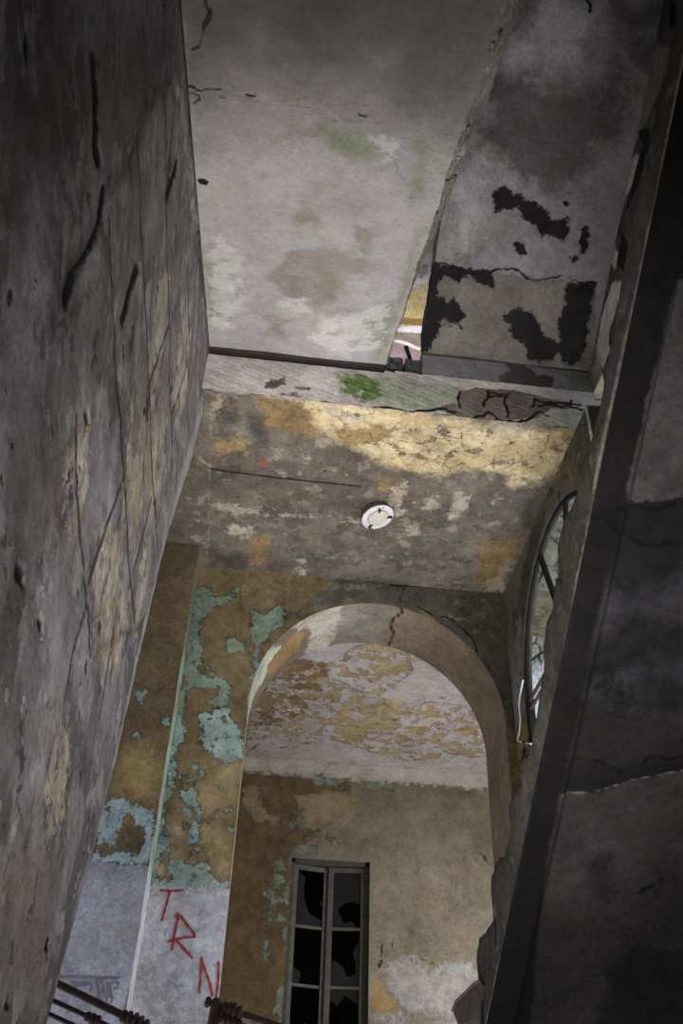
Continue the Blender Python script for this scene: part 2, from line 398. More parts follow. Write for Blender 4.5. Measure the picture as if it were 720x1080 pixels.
# ------------------------------------------------------------------ BACK WALL with arch
pl_back = Plane((0, Y1, 0), (1, 0, 0), (0, 0, 1))
def arch_x(a): return AC + AR * math.cos(a)
def arch_z(a): return AZ + AR * math.sin(a)
mb = MB()
XE = XR + .075
mb.grid(lambda s, t: (XP + (AC - AR - XP) * s, Y1, FZ + (H - FZ) * t), 45, 300)
mb.grid(lambda s, t: (AC + AR + (XE - AC - AR) * s, Y1, FZ + (H - FZ) * t), 30, 260)
mb.grid(lambda s, t: (arch_x(math.pi * (1 - s)), Y1, arch_z(math.pi * (1 - s)) * (1 - t) + H * t), 120, 60)
Z5 = lambda pts: T(130, 590, 3.09, pts)
bp_ = {
 'mint': [Z5([(235,90),(262,85),(290,84),(300,120),(380,90),(380,125),(330,150),(290,180),(262,190),(265,330),(250,350),(340,390),(350,450),(330,500),(290,480),(262,470),(300,430),(230,410),(208,430),(205,560),(180,600),(150,780),(125,960),(95,1060),(70,1060),(150,640),(195,330)]),
          Z5([(415,160),(470,168),(520,150),(545,170),(525,220),(450,210),(415,200)]),Z5([(335,255),(400,265),(395,305),(335,300)]),
          Z5([(240,500),(340,490),(370,540),(395,590),(385,640),(330,680),(300,640),(250,600),(235,550)]),
          Z5([(185,710),(245,700),(240,740),(262,830),(240,850),(215,800),(180,770),(210,740)]),Z5([(205,800),(250,850),(262,930),(200,1000),(225,940),(205,880)]),
          Z5([(90,900),(170,890),(160,930),(120,965),(90,1000)]),Z5([(150,970),(200,985),(272,990),(272,1040),(345,1050),(350,1085),(75,1085),(75,1040),(150,1045)]),
          Z5([(305,738),(325,735),(325,755),(308,755)]),Z5([(275,830),(300,820),(298,845),(270,850)]),Z5([(328,810),(345,800),(345,820),(330,828)]),Z5([(350,870),(368,868),(365,890),(352,892)]),
          Z5([(240,670),(270,690),(262,720),(240,700)]),Z5([(410,370),(440,330),(430,420),(405,420)]),
          [(262,650),(300,635),(290,665),(268,700)],],
 'mintlow': [],
 'dark': [[(330,635),(350,618),(360,604),(420,610),(530,625),(545,640),(545,780),(532,760),(515,715),(490,680),(460,655),(420,640),(380,634),(350,636),(320,645),(300,655),(320,640)]],
 'dado': [[(140,932),(161,934),(243,938.5),(250,1000),(240,1120),(90,1120)]],
 'warm': [Z5([(220,640),(390,620),(370,900),(350,1050),(110,1040),(150,850)])],
 'pale': [[(548,770),(560,770),(552,880),(540,860)]],
 'under': [Z5([(165,870),(190,870),(185,900),(170,900)]),Z5([(100,1000),(130,990),(130,1030),(105,1035)])],
}
bp_['mintlow'] = bp_['mint'][3:13] + [Z5([(205,560),(180,600),(150,780),(125,960),(95,1060),(70,1060),(150,640),(180,500)])]; bp_['mint'] = bp_['mint'][:3] + bp_['mint'][13:]
bl_ = {'crack': [[(427,612),(424,640)],[(355,610),(400,614),(440,618)],[(440,640),(480,655),(505,690),(522,725)]], 'rim': [[(263,725),(258,800),(247,900),(243,960),(238,1080)]]}
m_back = layered('peeling_ochre_and_mint_wall', ((.24,.182,.098), (.13,.098,.052)), [
    dict(k=None, s=6, t=.58, w=.06, c=(.09,.065,.03), o=.6),
    dict(k='warm', s=3, a=.08, w=.15, c=((.42,.32,.18), (.26,.195,.10)), o=.85),
    dict(k='dark', s=5, a=.14, w=.03, c=((.06,.055,.048), (.095,.09,.07))),
    dict(k='dark', s=9, a=.0, w=.05, p=.60, ps=8, c=(.14,.15,.115), h=.004),
    dict(k='mint', s=7, a=.075, w=.006, b=-.012, p=.385, ps=10, c=((.235,.31,.26), (.165,.225,.17)), cs=4.0, h=.010, rim=.85),
    dict(k='mintlow', s=8, a=.07, w=.006, b=-.008, p=.40, ps=11, c=((.38,.49,.48), (.27,.37,.35)), cs=4.0, h=.010, rim=.9),
    dict(k='under', s=9, a=.03, w=.01, c=(.45,.38,.26)),
    dict(k='dado', s=9, a=.008, w=.004, c=((.56,.56,.62), (.43,.435,.49)), cs=2, h=-.003),
    dict(k='crack', b=.006, s=10, a=.012, w=.004, c=BLACK, h=-.02),
    dict(k='rim', b=.004, s=12, a=.010, w=.006, c=(.40,.45,.40), o=.6),
], grain=.035, seed=1, dirt=1.3)
struct(mb.build('wall_back', m_back, plane=pl_back, patches=bp_, lines=bl_))

# reveal (intrados) of the arch
mb = MB()
def intr(s, t):
    L = AZ - FZ; tot = 2 * L + math.pi * AR; d = s * tot; y = Y1 + (Y2 - Y1) * t
    if d < L: return (AC - AR, y, FZ + d)
    if d < L + math.pi * AR:
        a = math.pi - (d - L) / AR; return (arch_x(a), y, arch_z(a))
    return (AC + AR, y, AZ - (d - L - math.pi * AR))
mb.grid(intr, 500, 24)
class ArchPlane:   # patches on the curved reveal are measured along (arc, depth)
    def uv(s, P):
        P = np.asarray(P); out = np.zeros((len(P), 2))
        for i, p in enumerate(P):
            if p[2] < AZ - 1e-6: u = (p[2] - AZ) if p[0] < AC else math.pi * AR - (p[2] - AZ)
            else: u = (math.pi - math.atan2(p[2] - AZ, p[0] - AC)) * AR
            out[i] = (u, p[1])
        return out
    def poly(s, pts): return np.array([(a * AR, Y1 + b * (Y2 - Y1)) for a, b in pts])   # (angle from left springing, depth 0..1)
m_sof = layered('arch_reveal_plaster', ((.26,.20,.145), (.15,.115,.085)), [
    dict(k='white', s=5, a=.10, w=.01, c=((.47,.44,.39), (.38,.34,.29)), h=.003),
    dict(k='grey', s=5, a=.12, w=.04, c=(.19,.175,.16), o=.8),
    dict(k='left', s=7, a=.14, w=.01, c=((.36,.44,.36), (.50,.50,.44)), h=.004),
    dict(k='peel', s=8, a=.04, w=.008, c=(.28,.19,.09), h=-.004),
    dict(k='rose', s=4, a=.12, w=.2, c=(.25,.20,.185), o=.5),
    dict(k='crack', b=.014, s=9, a=.01, w=.006, c=(.03,.025,.02), h=-.02),
], grain=.03, seed=8, dirt=1.3)
struct(mb.build('wall_arch_reveal', m_sof, plane=ArchPlane(), patches={
    'white': [[(.75,-.1),(1.25,-.1),(1.5,.3),(1.35,.6),(1.15,1.1),(.95,1.1),(1.0,.5)]],
    'grey': [[(1.3,-.1),(1.75,-.1),(1.7,1.1),(1.2,1.1)]],
    'left': [[(-2,-.1),(.5,-.1),(.75,.4),(.4,.7),(-2,.6)]],
    'peel': [[(3.35,.35),(3.75,.3),(3.8,.5),(3.4,.55)],[(.5,.4),(.95,.2),(.9,.8),(.55,.9)]],
    'rose': [[(2.9,-.1),(6,-.1),(6,1.1),(3.0,1.1)]]},
    lines={'crack': [[(1.78,-.1),(1.72,.3),(1.76,.6),(1.72,1.05)]]}, smooth=False))

# ------------------------------------------------------------------ FAR ROOM
pl_far = Plane((0, Y3, 0), (1, 0, 0), (0, 0, 1))
WX0, WX1, WZT, WZB = .595, 1.516, 3.87, 1.2
mb = MB()
def rect(x0, x1, z0, z1, nx, nz, y=Y3): mb.grid(lambda s, t: (x0 + (x1 - x0) * s, y, z0 + (z1 - z0) * t), nx, nz)
rect(-1.6, WX0, .6, H, 90, 180); rect(WX1, 4.4, .6, H, 100, 150); rect(WX0, WX1, WZT, H, 40, 50); rect(WX0, WX1, FZ, WZB, 4, 8)
rect(-1.6, WX0, FZ, .6, 4, 4); rect(WX1, 4.4, FZ, .6, 4, 4)
Z7 = lambda pts: T(230, 620, 2.18, pts)
Z8 = lambda pts: T(380, 820, 4.0, pts)
fp = {
 'brown': [Z7([(40,405),(330,410),(300,460),(200,480),(170,540),(230,560),(165,610),(165,1004),(-40,1004),(-40,405)])],
 'mint': [Z7([(205,430),(240,435),(285,425),(280,450),(230,455)]),Z7([(325,430),(410,435),(405,460),(345,465),(330,450)]),Z7([(165,598),(225,596),(222,612),(165,614)]),
          Z7([(140,620),(155,650),(135,720),(115,750),(108,700),(125,650)]),Z7([(150,690),(165,680),(165,820),(150,800)]),Z7([(205,565),(230,560),(225,580)]),Z7([(250,575),(285,572),(280,592)]),
          Z7([(115,760),(135,765),(125,778)]),Z7([(145,905),(160,890),(165,1004),(140,1004),(130,950)]),Z7([(175,515),(190,510),(185,560)]),Z7([(95,830),(115,815),(115,870),(100,870)])],
 'buff': [Z7([(55,460),(90,450),(100,500),(145,530),(130,545),(85,530),(60,500)]),Z7([(180,480),(240,470),(320,480),(320,520),(240,540),(190,550)])],
 'lav': [Z8([(90,820),(110,750),(230,740),(280,790),(500,780),(520,860),(420,940),(430,1100),(60,1100),(60,1010),(160,980)])],
 'olive': [Z8([(480,200),(560,200),(620,300),(600,420),(520,380),(470,290)]),Z8([(-60,220),(140,230),(160,270),(60,330),(-60,320)])],
 'dirt': [Z8([(310,40),(370,35),(365,65),(320,65)]),Z8([(350,115),(440,120),(440,140),(360,135)]),Z8([(225,610),(260,620),(250,650),(220,640)]),Z8([(300,0),(480,20),(480,100),(330,90)]),Z8([(215,990),(300,985),(420,1000),(420,1050),(215,1050)])],
 'ochre': [Z8([(50,830),(90,860),(110,920),(165,970),(140,990),(50,990)])],
}
fl_ = {'crack': [Z8([(230,740),(290,780),(330,800),(345,830)]),Z8([(470,300),(520,330),(545,370)]),Z8([(130,690),(150,740)]),Z8([(75,680),(75,800)])]}
m_far = layered('stained_beige_plaster', ((.32,.285,.225), (.24,.212,.165)), [
    dict(k='brown', s=4, a=.12, w=.015, c=((.15,.105,.055), (.21,.155,.09)), h=-.004, rim=.5),
    dict(k='buff', s=7, a=.07, w=.008, c=((.38,.32,.22), (.30,.24,.15)), h=.003),
    dict(k='ochre', s=7, a=.05, w=.01, c=(.36,.26,.12)),
    dict(k='lav', s=4, a=.10, w=.03, p=.38, ps=5, c=((.46,.445,.47), (.34,.325,.33)), h=.004, o=.85),
    dict(k='olive', s=4, a=.15, w=.1, c=(.23,.21,.14), o=.7),
    dict(k='dirt', s=5, a=.12, w=.08, c=(.15,.13,.10), o=.7),
    dict(k='mint', s=7, a=.12, w=.01, p=.44, ps=9, c=((.30,.36,.31), (.19,.24,.19)), h=.010, rim=.9),
    dict(k=None, s=14, t=.70, w=.01, c=(.12,.10,.07), h=-.004),
    dict(k='crack', b=.008, s=9, a=.02, w=.008, c=(.06,.05,.045), h=-.01),
], grain=.03, seed=2, mott=.7)
struct(mb.build('wall_far', m_far, plane=pl_far, patches=fp, lines=fl_))

pl_ic = Plane((0, 0, H), (1, 0, 0), (0, 1, 0))
mb = MB(); mb.grid(lambda s, t: (-1.6 + 6.0 * s, Y2 + (Y3 - Y2) * t, H), 170, 130, flip=True)
Z6 = lambda pts: T(240, 620, 2.25, pts)
icp = {'och': [Z6([(40,250),(120,160),(230,180),(330,130),(430,150),(440,200),(350,260),(440,290),(470,270),(560,280),(620,330),(620,400),(430,410),(330,385),(250,360),(180,370),(100,350),(40,400)])],
       'yel': [Z6([(320,130),(420,150),(430,190),(380,210),(340,190)]),Z6([(300,250),(440,280),(460,360),(350,340),(300,380),(230,320)])],
       'brn': [Z6([(40,230),(120,170),(220,170),(240,230),(180,300),(140,320),(60,330),(20,400),(20,300)])],
       'band': [[(230,792),(265,795),(515,811),(560,814),(560,835),(230,835)]]}
m_ic = layered('flaking_whitewashed_ceiling', ((.50,.47,.50), (.42,.39,.41)), [
    dict(k='och', s=3.2, a=.05, w=.01, p=.51, ps=5.5, c=((.42,.33,.20), (.33,.25,.14)), h=-.010, rim=.7),
    dict(k='brn', s=3.2, a=.10, w=.01, p=.475, ps=5.5, c=((.20,.135,.075), (.29,.205,.115)), h=-.010),
    dict(k='yel', s=3, a=.10, w=.01, p=.47, ps=4.5, c=((.50,.40,.24), (.42,.33,.18)), h=-.006),
    dict(k=None, s=6, t=.64, w=.008, c=(.22,.16,.10), h=-.004),
    dict(k='band', s=5, a=.03, w=.01, c=((.50,.48,.48), (.44,.41,.39)), h=.003),
    dict(k=None, s=9, t=.68, w=.008, c=(.20,.15,.10), h=-.004),
], grain=.03, seed=6)
struct(mb.build('ceiling_far', m_ic, plane=pl_ic, patches=icp))
# cove moulding where the far ceiling meets the far wall
mb = MB(); RC = .16
mb.grid(lambda s, t: (-1.6 + 6.0 * s, Y3 - RC + RC * math.sin(t * 1.5708) - .002, H - RC + RC * math.cos(t * 1.5708) - .002), 160, 14)
struct(mb.build('trim_1', layered('cove_plaster', ((.50,.48,.47), (.43,.40,.38)), [dict(k='low', s=8, a=.05, w=.01, p=.47, ps=8, c=((.20,.25,.19), (.24,.19,.11)), h=-.004)]), plane=Plane((0, Y3, H), (1, 0, 0), (0, 0, 1)), patches={'low': []}))
_o = bpy.data.objects['trim_1']; _a = _o.data.attributes['low'].data
for _i, _v in enumerate(_o.data.vertices): _a[_i].value = (H - .125 - _v.co.z)
# side walls of the far room, arch wall seen from behind
m_dim = layered('dull_plaster', ((.30,.27,.21), (.22,.19,.14)), [dict(k=None, s=3, t=.55, w=.05, c=(.15,.12,.07))])
mb = MB(); mb.box((-1.75, Y2, FZ), (-1.6, Y3 + .1, H)); struct(mb.build('wall_far_left', m_dim))
mb = MB(); mb.box((4.4, Y2, FZ), (4.55, Y3 + .1, H)); struct(mb.build('wall_far_right', m_dim))
mb = MB()
mb.grid(lambda s, t: (-1.6 + (AC - AR + 1.6) * s, Y2, FZ + (H - FZ) * t), 1, 1, flip=True)
mb.grid(lambda s, t: (AC + AR + (4.4 - AC - AR) * s, Y2, FZ + (H - FZ) * t), 1, 1, flip=True)
mb.grid(lambda s, t: (arch_x(math.pi * (1 - s)), Y2, arch_z(math.pi * (1 - s)) * (1 - t) + H * t), 60, 1, flip=True)
struct(mb.build('wall_far_front', m_dim))

# ---- the casement window of the far room
m_frame = plain('weathered_grey_wood', (.14, .132, .118), .85, var=.35, sc=9)
m_frame2 = plain('dark_weathered_wood', (.10, .095, .085), .85, var=.4, sc=9)
m_dark = plain('unlit_room_surface', (.02, .02, .022), .95)  # near-black colour stands in for the darkness of the room beyond
def rev():
    mb = MB(); d = .30
    mb.box((WX0, Y3 + .002, WZT), (WX1, Y3 + d, WZT + .12)); mb.box((WX0 - .12, Y3 + .001, WZB), (WX0, Y3 + d, WZT + .1))
    mb.box((WX1, Y3 + .001, WZB), (WX1 + .12, Y3 + d, WZT + .1)); mb.box((WX0 - .1, Y3 + .002, WZB - .1), (WX1 + .1, Y3 + d, WZB))
    return mb
win = thing('casement_window', 'tall grey wooden double casement with broken panes, ajar in the beige far wall', 'window', ((WX0 + WX1) / 2, Y3 + .08, WZB))
wl = Vector(win.location)
def part(mbx, name, m, parent, origin=None, label=None, **k):
    org = np.array(origin if origin is not None else (0, 0, 0), float)
    mbx.v = [v - org for v in mbx.v]
    o = mbx.build(name, m, parent, **k)
    base = Vector((0, 0, 0)); p = parent
    while p is not None: base += Vector(p.location); p = p.parent
    o.location = Vector(org) - base
    if label: o['label'] = label
    return o
struct(rev().build('wall_window_reveal', layered('window_reveal_plaster', ((.34,.31,.33), (.25,.21,.17)), [])))
mb = MB(); fr = .045; fy0, fy1 = Y3 + .05, Y3 + .13
mb.box((WX0, fy0, WZB), (WX0 + fr, fy1, WZT)); mb.box((WX1 - fr, fy0, WZB), (WX1, fy1, WZT))
mb.box((WX0, fy0, WZT - fr), (WX1, fy1, WZT)); mb.box((WX0, fy0, WZB), (WX1, fy1, WZB + fr))
part(mb, 'frame', m_frame2, win, (WX0, fy0, WZB))
q = NT('dusty_glass'); q.b.inputs['Base Color'].default_value = (.045, .048, .052, 1); q.b.inputs['Roughness'].default_value = .25
q.b.inputs['Alpha'].default_value = .30; q.b.inputs['Specular IOR Level'].default_value = .5; m_glass = q.m
def leaf(hx, sgn, ang, shards):
    """a glazed leaf hinged at hx, opening away from us by ang"""
    wdt = (WX1 - WX0) / 2 - fr + .012; z0, z1 = WZB + fr + .01, WZT - fr - .015; st = .062; yy = Y3 + .09
    ca, sa = math.cos(ang), math.sin(ang)
    def P(u, d, z): return (hx + sgn * (u * ca - d * sa * 0) , yy + u * sa + d, z)
    mbl = MB()
    def bar(u0, u1, a, b, th=.018):
        v = [P(u, d, z) for z in (a, b) for u, d in ((u0, -th), (u1, -th), (u1, th), (u0, th))]
        mbl.add(v, [(0,3,2,1),(4,5,6,7),(0,1,5,4),(1,2,6,5),(2,3,7,6),(3,0,4,7)])
    bar(0, st * .75, z0, z1); bar(wdt - st, wdt, z0, z1, .024); bar(0, wdt, z1 - st * .8, z1, .019); bar(0, wdt, z0, z0 + st * 1.6, .019)
    zz = [z1 - st * .8, z1 - .68, z1 - 1.29, z1 - 1.90, z0 + st]
    for z in zz[1:4]: bar(0, wdt, z - .014, z + .014, .017)
    lf = part(mbl, 'casement_leaf', m_frame, win, (hx, yy, z0))
    u0, u1 = st * .75, wdt - st
    for i, polys in enumerate(shards):
        a, b = zz[i + 1] + .014, zz[i] - (.014 if i else 0)
        g = MB()
        for pg in polys:
            pts = [(u0 + (u1 - u0) * x, a + (b - a) * y) for x, y in pg]
            g.prism(pts, -.002, .002, lambda u, z, d: P(u, d, z))
        if polys: part(g, 'glass_pane', m_glass, lf, (hx, yy, a))
    return lf
full = [(0,0),(1,0),(1,1),(0,1)]
leaf(WX0 + fr, 1, .21, [
    [[(0,0),(1,0),(1,.12),(.75,.16),(.5,.22),(.42,.3),(.3,.45),(.24,.7),(.3,.86),(.1,.92),(0,1)], [(1,.5),(.86,.45),(.95,.35),(1,.35)]],
    [[(0,0),(.25,0),(.3,.2),(0,.3)]], [[(0,0),(1,0),(1,.3),(.5,.4),(0,.2)]], [full]])
leaf(WX1 - fr, -1, .13, [
    [[(1,0),(1,1),(0,1),(0,.42),(.3,.47),(.6,.44),(.82,.30),(.7,.2),(.6,.08),(.3,.12),(.1,0)], [(0,0),(.1,0),(0,.1)]],
    [[(1,0),(1,.45),(.8,.44),(.55,.32),(.42,.16),(.15,.22),(.12,.42),(.25,.6),(0,.85),(0,0)]],
    [[(1,1),(0,1),(0,.75),(.2,.8),(.45,.9),(.75,.72),(.88,.78),(1,.8)]], [full]])
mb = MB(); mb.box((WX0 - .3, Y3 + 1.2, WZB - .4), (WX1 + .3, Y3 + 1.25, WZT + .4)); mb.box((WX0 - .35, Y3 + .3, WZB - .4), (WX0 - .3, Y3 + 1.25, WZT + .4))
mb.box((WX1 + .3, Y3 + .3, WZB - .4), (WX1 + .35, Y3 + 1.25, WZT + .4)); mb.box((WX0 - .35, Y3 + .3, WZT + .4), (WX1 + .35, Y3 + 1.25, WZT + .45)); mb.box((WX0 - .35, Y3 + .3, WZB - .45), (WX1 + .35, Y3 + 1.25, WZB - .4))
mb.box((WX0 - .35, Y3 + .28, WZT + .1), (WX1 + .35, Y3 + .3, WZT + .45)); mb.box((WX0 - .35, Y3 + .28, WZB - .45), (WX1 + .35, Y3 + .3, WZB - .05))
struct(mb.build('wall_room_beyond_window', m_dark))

# ------------------------------------------------------------------ LANDING CEILING
pl_c = Plane((0, 0, H), (1, 0, 0), (0, 1, 0))
mb = MB(); mb.grid(lambda s, t: (-2.0 + (XE + 2.0) * s, YB + (Y1 - YB) * t, H), 230, 160, flip=True)
ZC = lambda pts: T(210, 360, 3.273, pts)
ZR = lambda pts: T(400, 380, 3.0, pts)
cp = {
 'cream': [ZC([(200,185),(460,215),(600,235),(800,250),(800,330),(720,330),(720,400),(600,400),(540,370),(470,350),(420,300),(390,280),(350,210)]),
           ZR([(0,120),(200,190),(330,200),(480,210),(640,225),(600,300),(520,390),(430,400),(400,350),(280,340),(200,370),(100,350),(0,330)])],
 'ochre': [ZC([(470,290),(640,300),(700,330),(640,340),(520,335)]),ZC([(60,350),(150,340),(185,380),(140,395),(60,370)]),ZC([(210,190),(370,220),(400,330),(350,330),(230,280)]),ZR([(330,570),(440,570),(420,640),(340,720),(290,700),(320,640)]),ZC([(610,480),(665,490),(660,525),(620,520)]),ZC([(185,690),(230,680),(245,760),(180,770)])],
 'pale': [ZC([(455,220),(545,260),(520,272),(450,255)]),ZC([(60,170),(80,180),(75,220),(45,250),(48,190)]),ZR([(365,195),(500,205),(430,245),(370,225)]),
          ZR([(130,430),(190,420),(180,470),(140,470)]),ZR([(235,420),(285,430),(280,465),(225,490)]),ZC([(45,565),(180,575),(330,600),(440,605),(440,612),(290,606),(60,585)]),ZC([(95,640),(180,640),(180,680),(110,665)]),
          ZC([(355,400),(385,400),(380,415),(360,410)]),ZR([(340,700),(400,640),(420,640),(390,730),(340,730)]),ZC([(520,610),(540,625),(510,632),(500,620)]),ZR([(70,520),(135,520),(130,550),(80,550)]),ZC([(670,520),(710,470),(715,500),(700,600),(675,595)]),ZC([(340,740),(370,740),(365,800),(345,800)])],
 'black': [ZC([(160,250),(220,270),(240,330),(200,350),(160,310)]),ZC([(60,230),(140,230),(150,290),(80,300)]),ZC([(540,460),(620,470),(610,500),(560,495)]),ZR([(455,460),(490,440),(480,520),(455,540)]),ZC([(40,720),(140,740),(130,780),(40,775)]),ZC([(480,815),(720,830),(720,860),(480,850)])],
 'red': [ZC([(212,400),(228,405),(228,440),(214,435)])],
}
cl = {'crack': [ZC([(35,440),(100,450),(300,475),(480,493),(580,505)]),ZR([(60,255),(140,260),(190,290),(260,285),(330,320)]),ZR([(200,240),(230,300),(270,330)]),ZR([(140,470),(130,400)]),ZR([(225,480),(240,400)]),ZR([(420,255),(380,330),(430,390)]),ZC([(500,500),(495,610)]),ZR([(100,560),(200,570),(340,572),(440,578)]),ZR([(500,330),(570,250)])],
      'edge': [[(222,412),(221,480),(220,560),(217,600)]]}
m_c = layered('sooty_ochre_ceiling', ((.19,.165,.135), (.085,.072,.058)), [
    dict(k=None, s=3.2, t=.54, w=.03, c=((.075,.066,.055), (.11,.095,.078)), o=.8, h=.002),
    dict(k=None, s=7, t=.60, w=.02, c=(.27,.235,.18), o=.7, h=.002),
    dict(k='cream', s=4, a=.08, w=.06, c=((.56,.47,.30), (.42,.32,.17)), cs=3, h=.003),
    dict(k='cream', s=5, a=.05, w=.03, b=-.06, p=.56, ps=7, c=((.16,.13,.09), (.26,.21,.13)), h=-.005),
    dict(k='ochre', s=5, a=.15, w=.04, c=((.30,.20,.085), (.20,.13,.06)), o=.85),
    dict(k='black', s=5, a=.10, w=.08, c=(.045,.042,.04), o=.85),
    dict(k='pale', s=6, a=.10, w=.02, c=((.46,.41,.33), (.34,.29,.21)), o=.8, h=.003),
    dict(k='red', s=8, a=.02, w=.02, c=(.22,.05,.03), o=.8),
    dict(k=None, s=12, t=.66, w=.01, c=(.33,.28,.19), o=.8),
    dict(k=None, s=13, t=.66, w=.01, c=(.03,.028,.025), h=-.004),
    dict(k='cream', vor=5.5, lw=.006, s=2.5, t=.45, c=(.12,.095,.06), h=-.004),
    dict(k='crack', b=.002, s=9, a=.008, w=.005, c=(.03,.025,.02), h=-.012),
    dict(k='edge', b=.002, s=8, a=.015, w=.01, c=(.32,.31,.24), o=.8),
], grain=.045, seed=4, dirt=1.25)
struct(mb.build('ceiling', m_c, plane=pl_c, patches=cp, lines=cl))

# ------------------------------------------------------------------ LANDING BEAM
pl_b = Plane((0, YB, 0), (1, 0, 0), (0, 0, 1))
mb = MB()
def beamf(s, t):
    x = -.62 + (XS + .62) * s; z = H + (ZA - .035 * (x < XB + .01) - H) * t
    return (x, YB - (.012 * math.sin(t * math.pi)) + jit(s * 9 + t * 3, 1, .0012), z + (0 if t > .02 else jit(s * 6, 1, .006)))
mb.grid(beamf, 300, 50)
ZG = lambda pts: T(400, 0, 2.25, pts)
bpz = {
 'green': [ZC([(470,110),(640,125),(720,140),(800,150),(800,170),(720,215),(650,210),(560,205),(490,170)]),ZR([(0,70),(240,85),(280,100),(240,150),(170,160),(0,150)])],
 'moss': [ZC([(475,125),(560,120),(625,145),(620,190),(570,205),(500,185)])],
 'torn': [ZR([(170,155),(255,130),(255,100),(300,90),(420,95),(520,120),(610,140),(600,158),(540,155),(500,180),(380,192),(280,185)])],
 'spot': [ZC([(240,140),(290,132),(295,150),(255,165),(228,160)]),ZC([(335,160),(385,162),(380,175)]),ZC([(270,178),(330,178),(350,195),(280,190)])],
 'gl': [ZR([(500,170),(600,160),(640,170),(620,215),(480,205),(500,190)])],
}
blz = {'crack': [ZR([(330,145),(342,98)]),ZR([(404,180),(412,105)]),ZR([(345,102),(400,110)]),ZR([(350,120),(400,122)]),ZR([(490,125),(540,135),(600,140),(635,145)]),ZR([(500,148),(580,150),(605,130)]),ZR([(480,150),(490,125)]),
                 ZR([(300,180),(350,165),(370,185),(470,188),(510,165),(530,178)]),ZR([(255,150),(255,105)]),ZR([(0,150),(120,160),(240,165)]),ZR([(600,150),(640,160)])]}
m_b = layered('whitewashed_beam', ((.60,.57,.55), (.46,.43,.42)), [
    dict(k='green', s=6, a=.05, w=.03, c=((.24,.29,.18), (.36,.38,.31)), cs=12, o=.85),
    dict(k='moss', s=9, a=.07, w=.03, p=.40, ps=14, c=((.05,.10,.022), (.15,.23,.075)), cs=14),
    dict(k='torn', s=9, a=.018, w=.005, c=((.20,.17,.155), (.13,.115,.105)), h=-.015),
    dict(k='spot', s=9, a=.03, w=.01, c=(.09,.08,.075), h=-.005),
    dict(k='gl', s=6, a=.05, w=.04, c=(.33,.35,.27), o=.6),
    dict(k='crack', b=.009, s=9, a=.008, w=.005, c=BLACK, h=-.03),
], grain=.03, seed=7)
tb = thing('landing_beam', 'cracked white beam with a green mossy patch along the landing edge', 'beam', (.9, YB, H))
part(mb, 'beam_face', m_b, tb, (.9, YB, H), plane=None) if False else None
o = mb.build('beam_face', m_b, None, plane=pl_b, patches=bpz, lines=blz)
o.parent = tb; o.location = -Vector(tb.location)
m_dk = layered('dark_concrete', ((.06,.055,.05), (.03,.028,.027)), [], seed=9)
# upper band over the right flight's foot, set back a little
pl_b2 = Plane((0, YB + .02, 0), (1, 0, 0), (0, 0, 1))
mb = MB()
mb.grid(lambda s, t: (XM + .0 + (XS - XM) * s, YB - .005 + .02 * t, ZA + .26 * t), 120, 24)
mb.grid(lambda s, t: (XM, YB - .005 + (.3) * s, ZA + .26 * t), 4, 2, flip=True)
m_b2 = layered('bluish_whitewash', ((.26,.265,.29), (.17,.17,.18)), [
    dict(k='torn', s=9, a=.03, w=.006, c=((.05,.045,.045), (.08,.07,.07)), h=-.01),
    dict(k='grn', s=6, a=.08, w=.05, c=(.16,.19,.14), o=.7)], seed=12)
o = mb.build('upstand', m_b2, None, plane=pl_b2, patches={'torn': [ZR([(375,50),(420,40),(400,15),(440,10),(480,30),(500,50),(548,55),(545,90),(500,100),(440,85),(400,85),(378,70)])], 'grn': [ZR([(600,40),(650,40),(660,120),(600,100)])]})
o.parent = tb; o.location = -Vector(tb.location); o['label'] = 'bluish upper band with a dark torn patch'
# added dark box against a light leak, then the landing slab's body
mb = MB(); mb.box((XM + .004, YB + .022, ZA - .06), (XS - .01, YB + .058, ZA + .24)); o = mb.build('leak_backing', m_dk, None); o.parent = tb; o.location = -Vector(tb.location)
mb = MB(); mb.box((-.62, YB + .06, H + .002), (XE, Y1 + .6, ZA - .03)); 
struct(mb.build('floor_landing', m_dk))

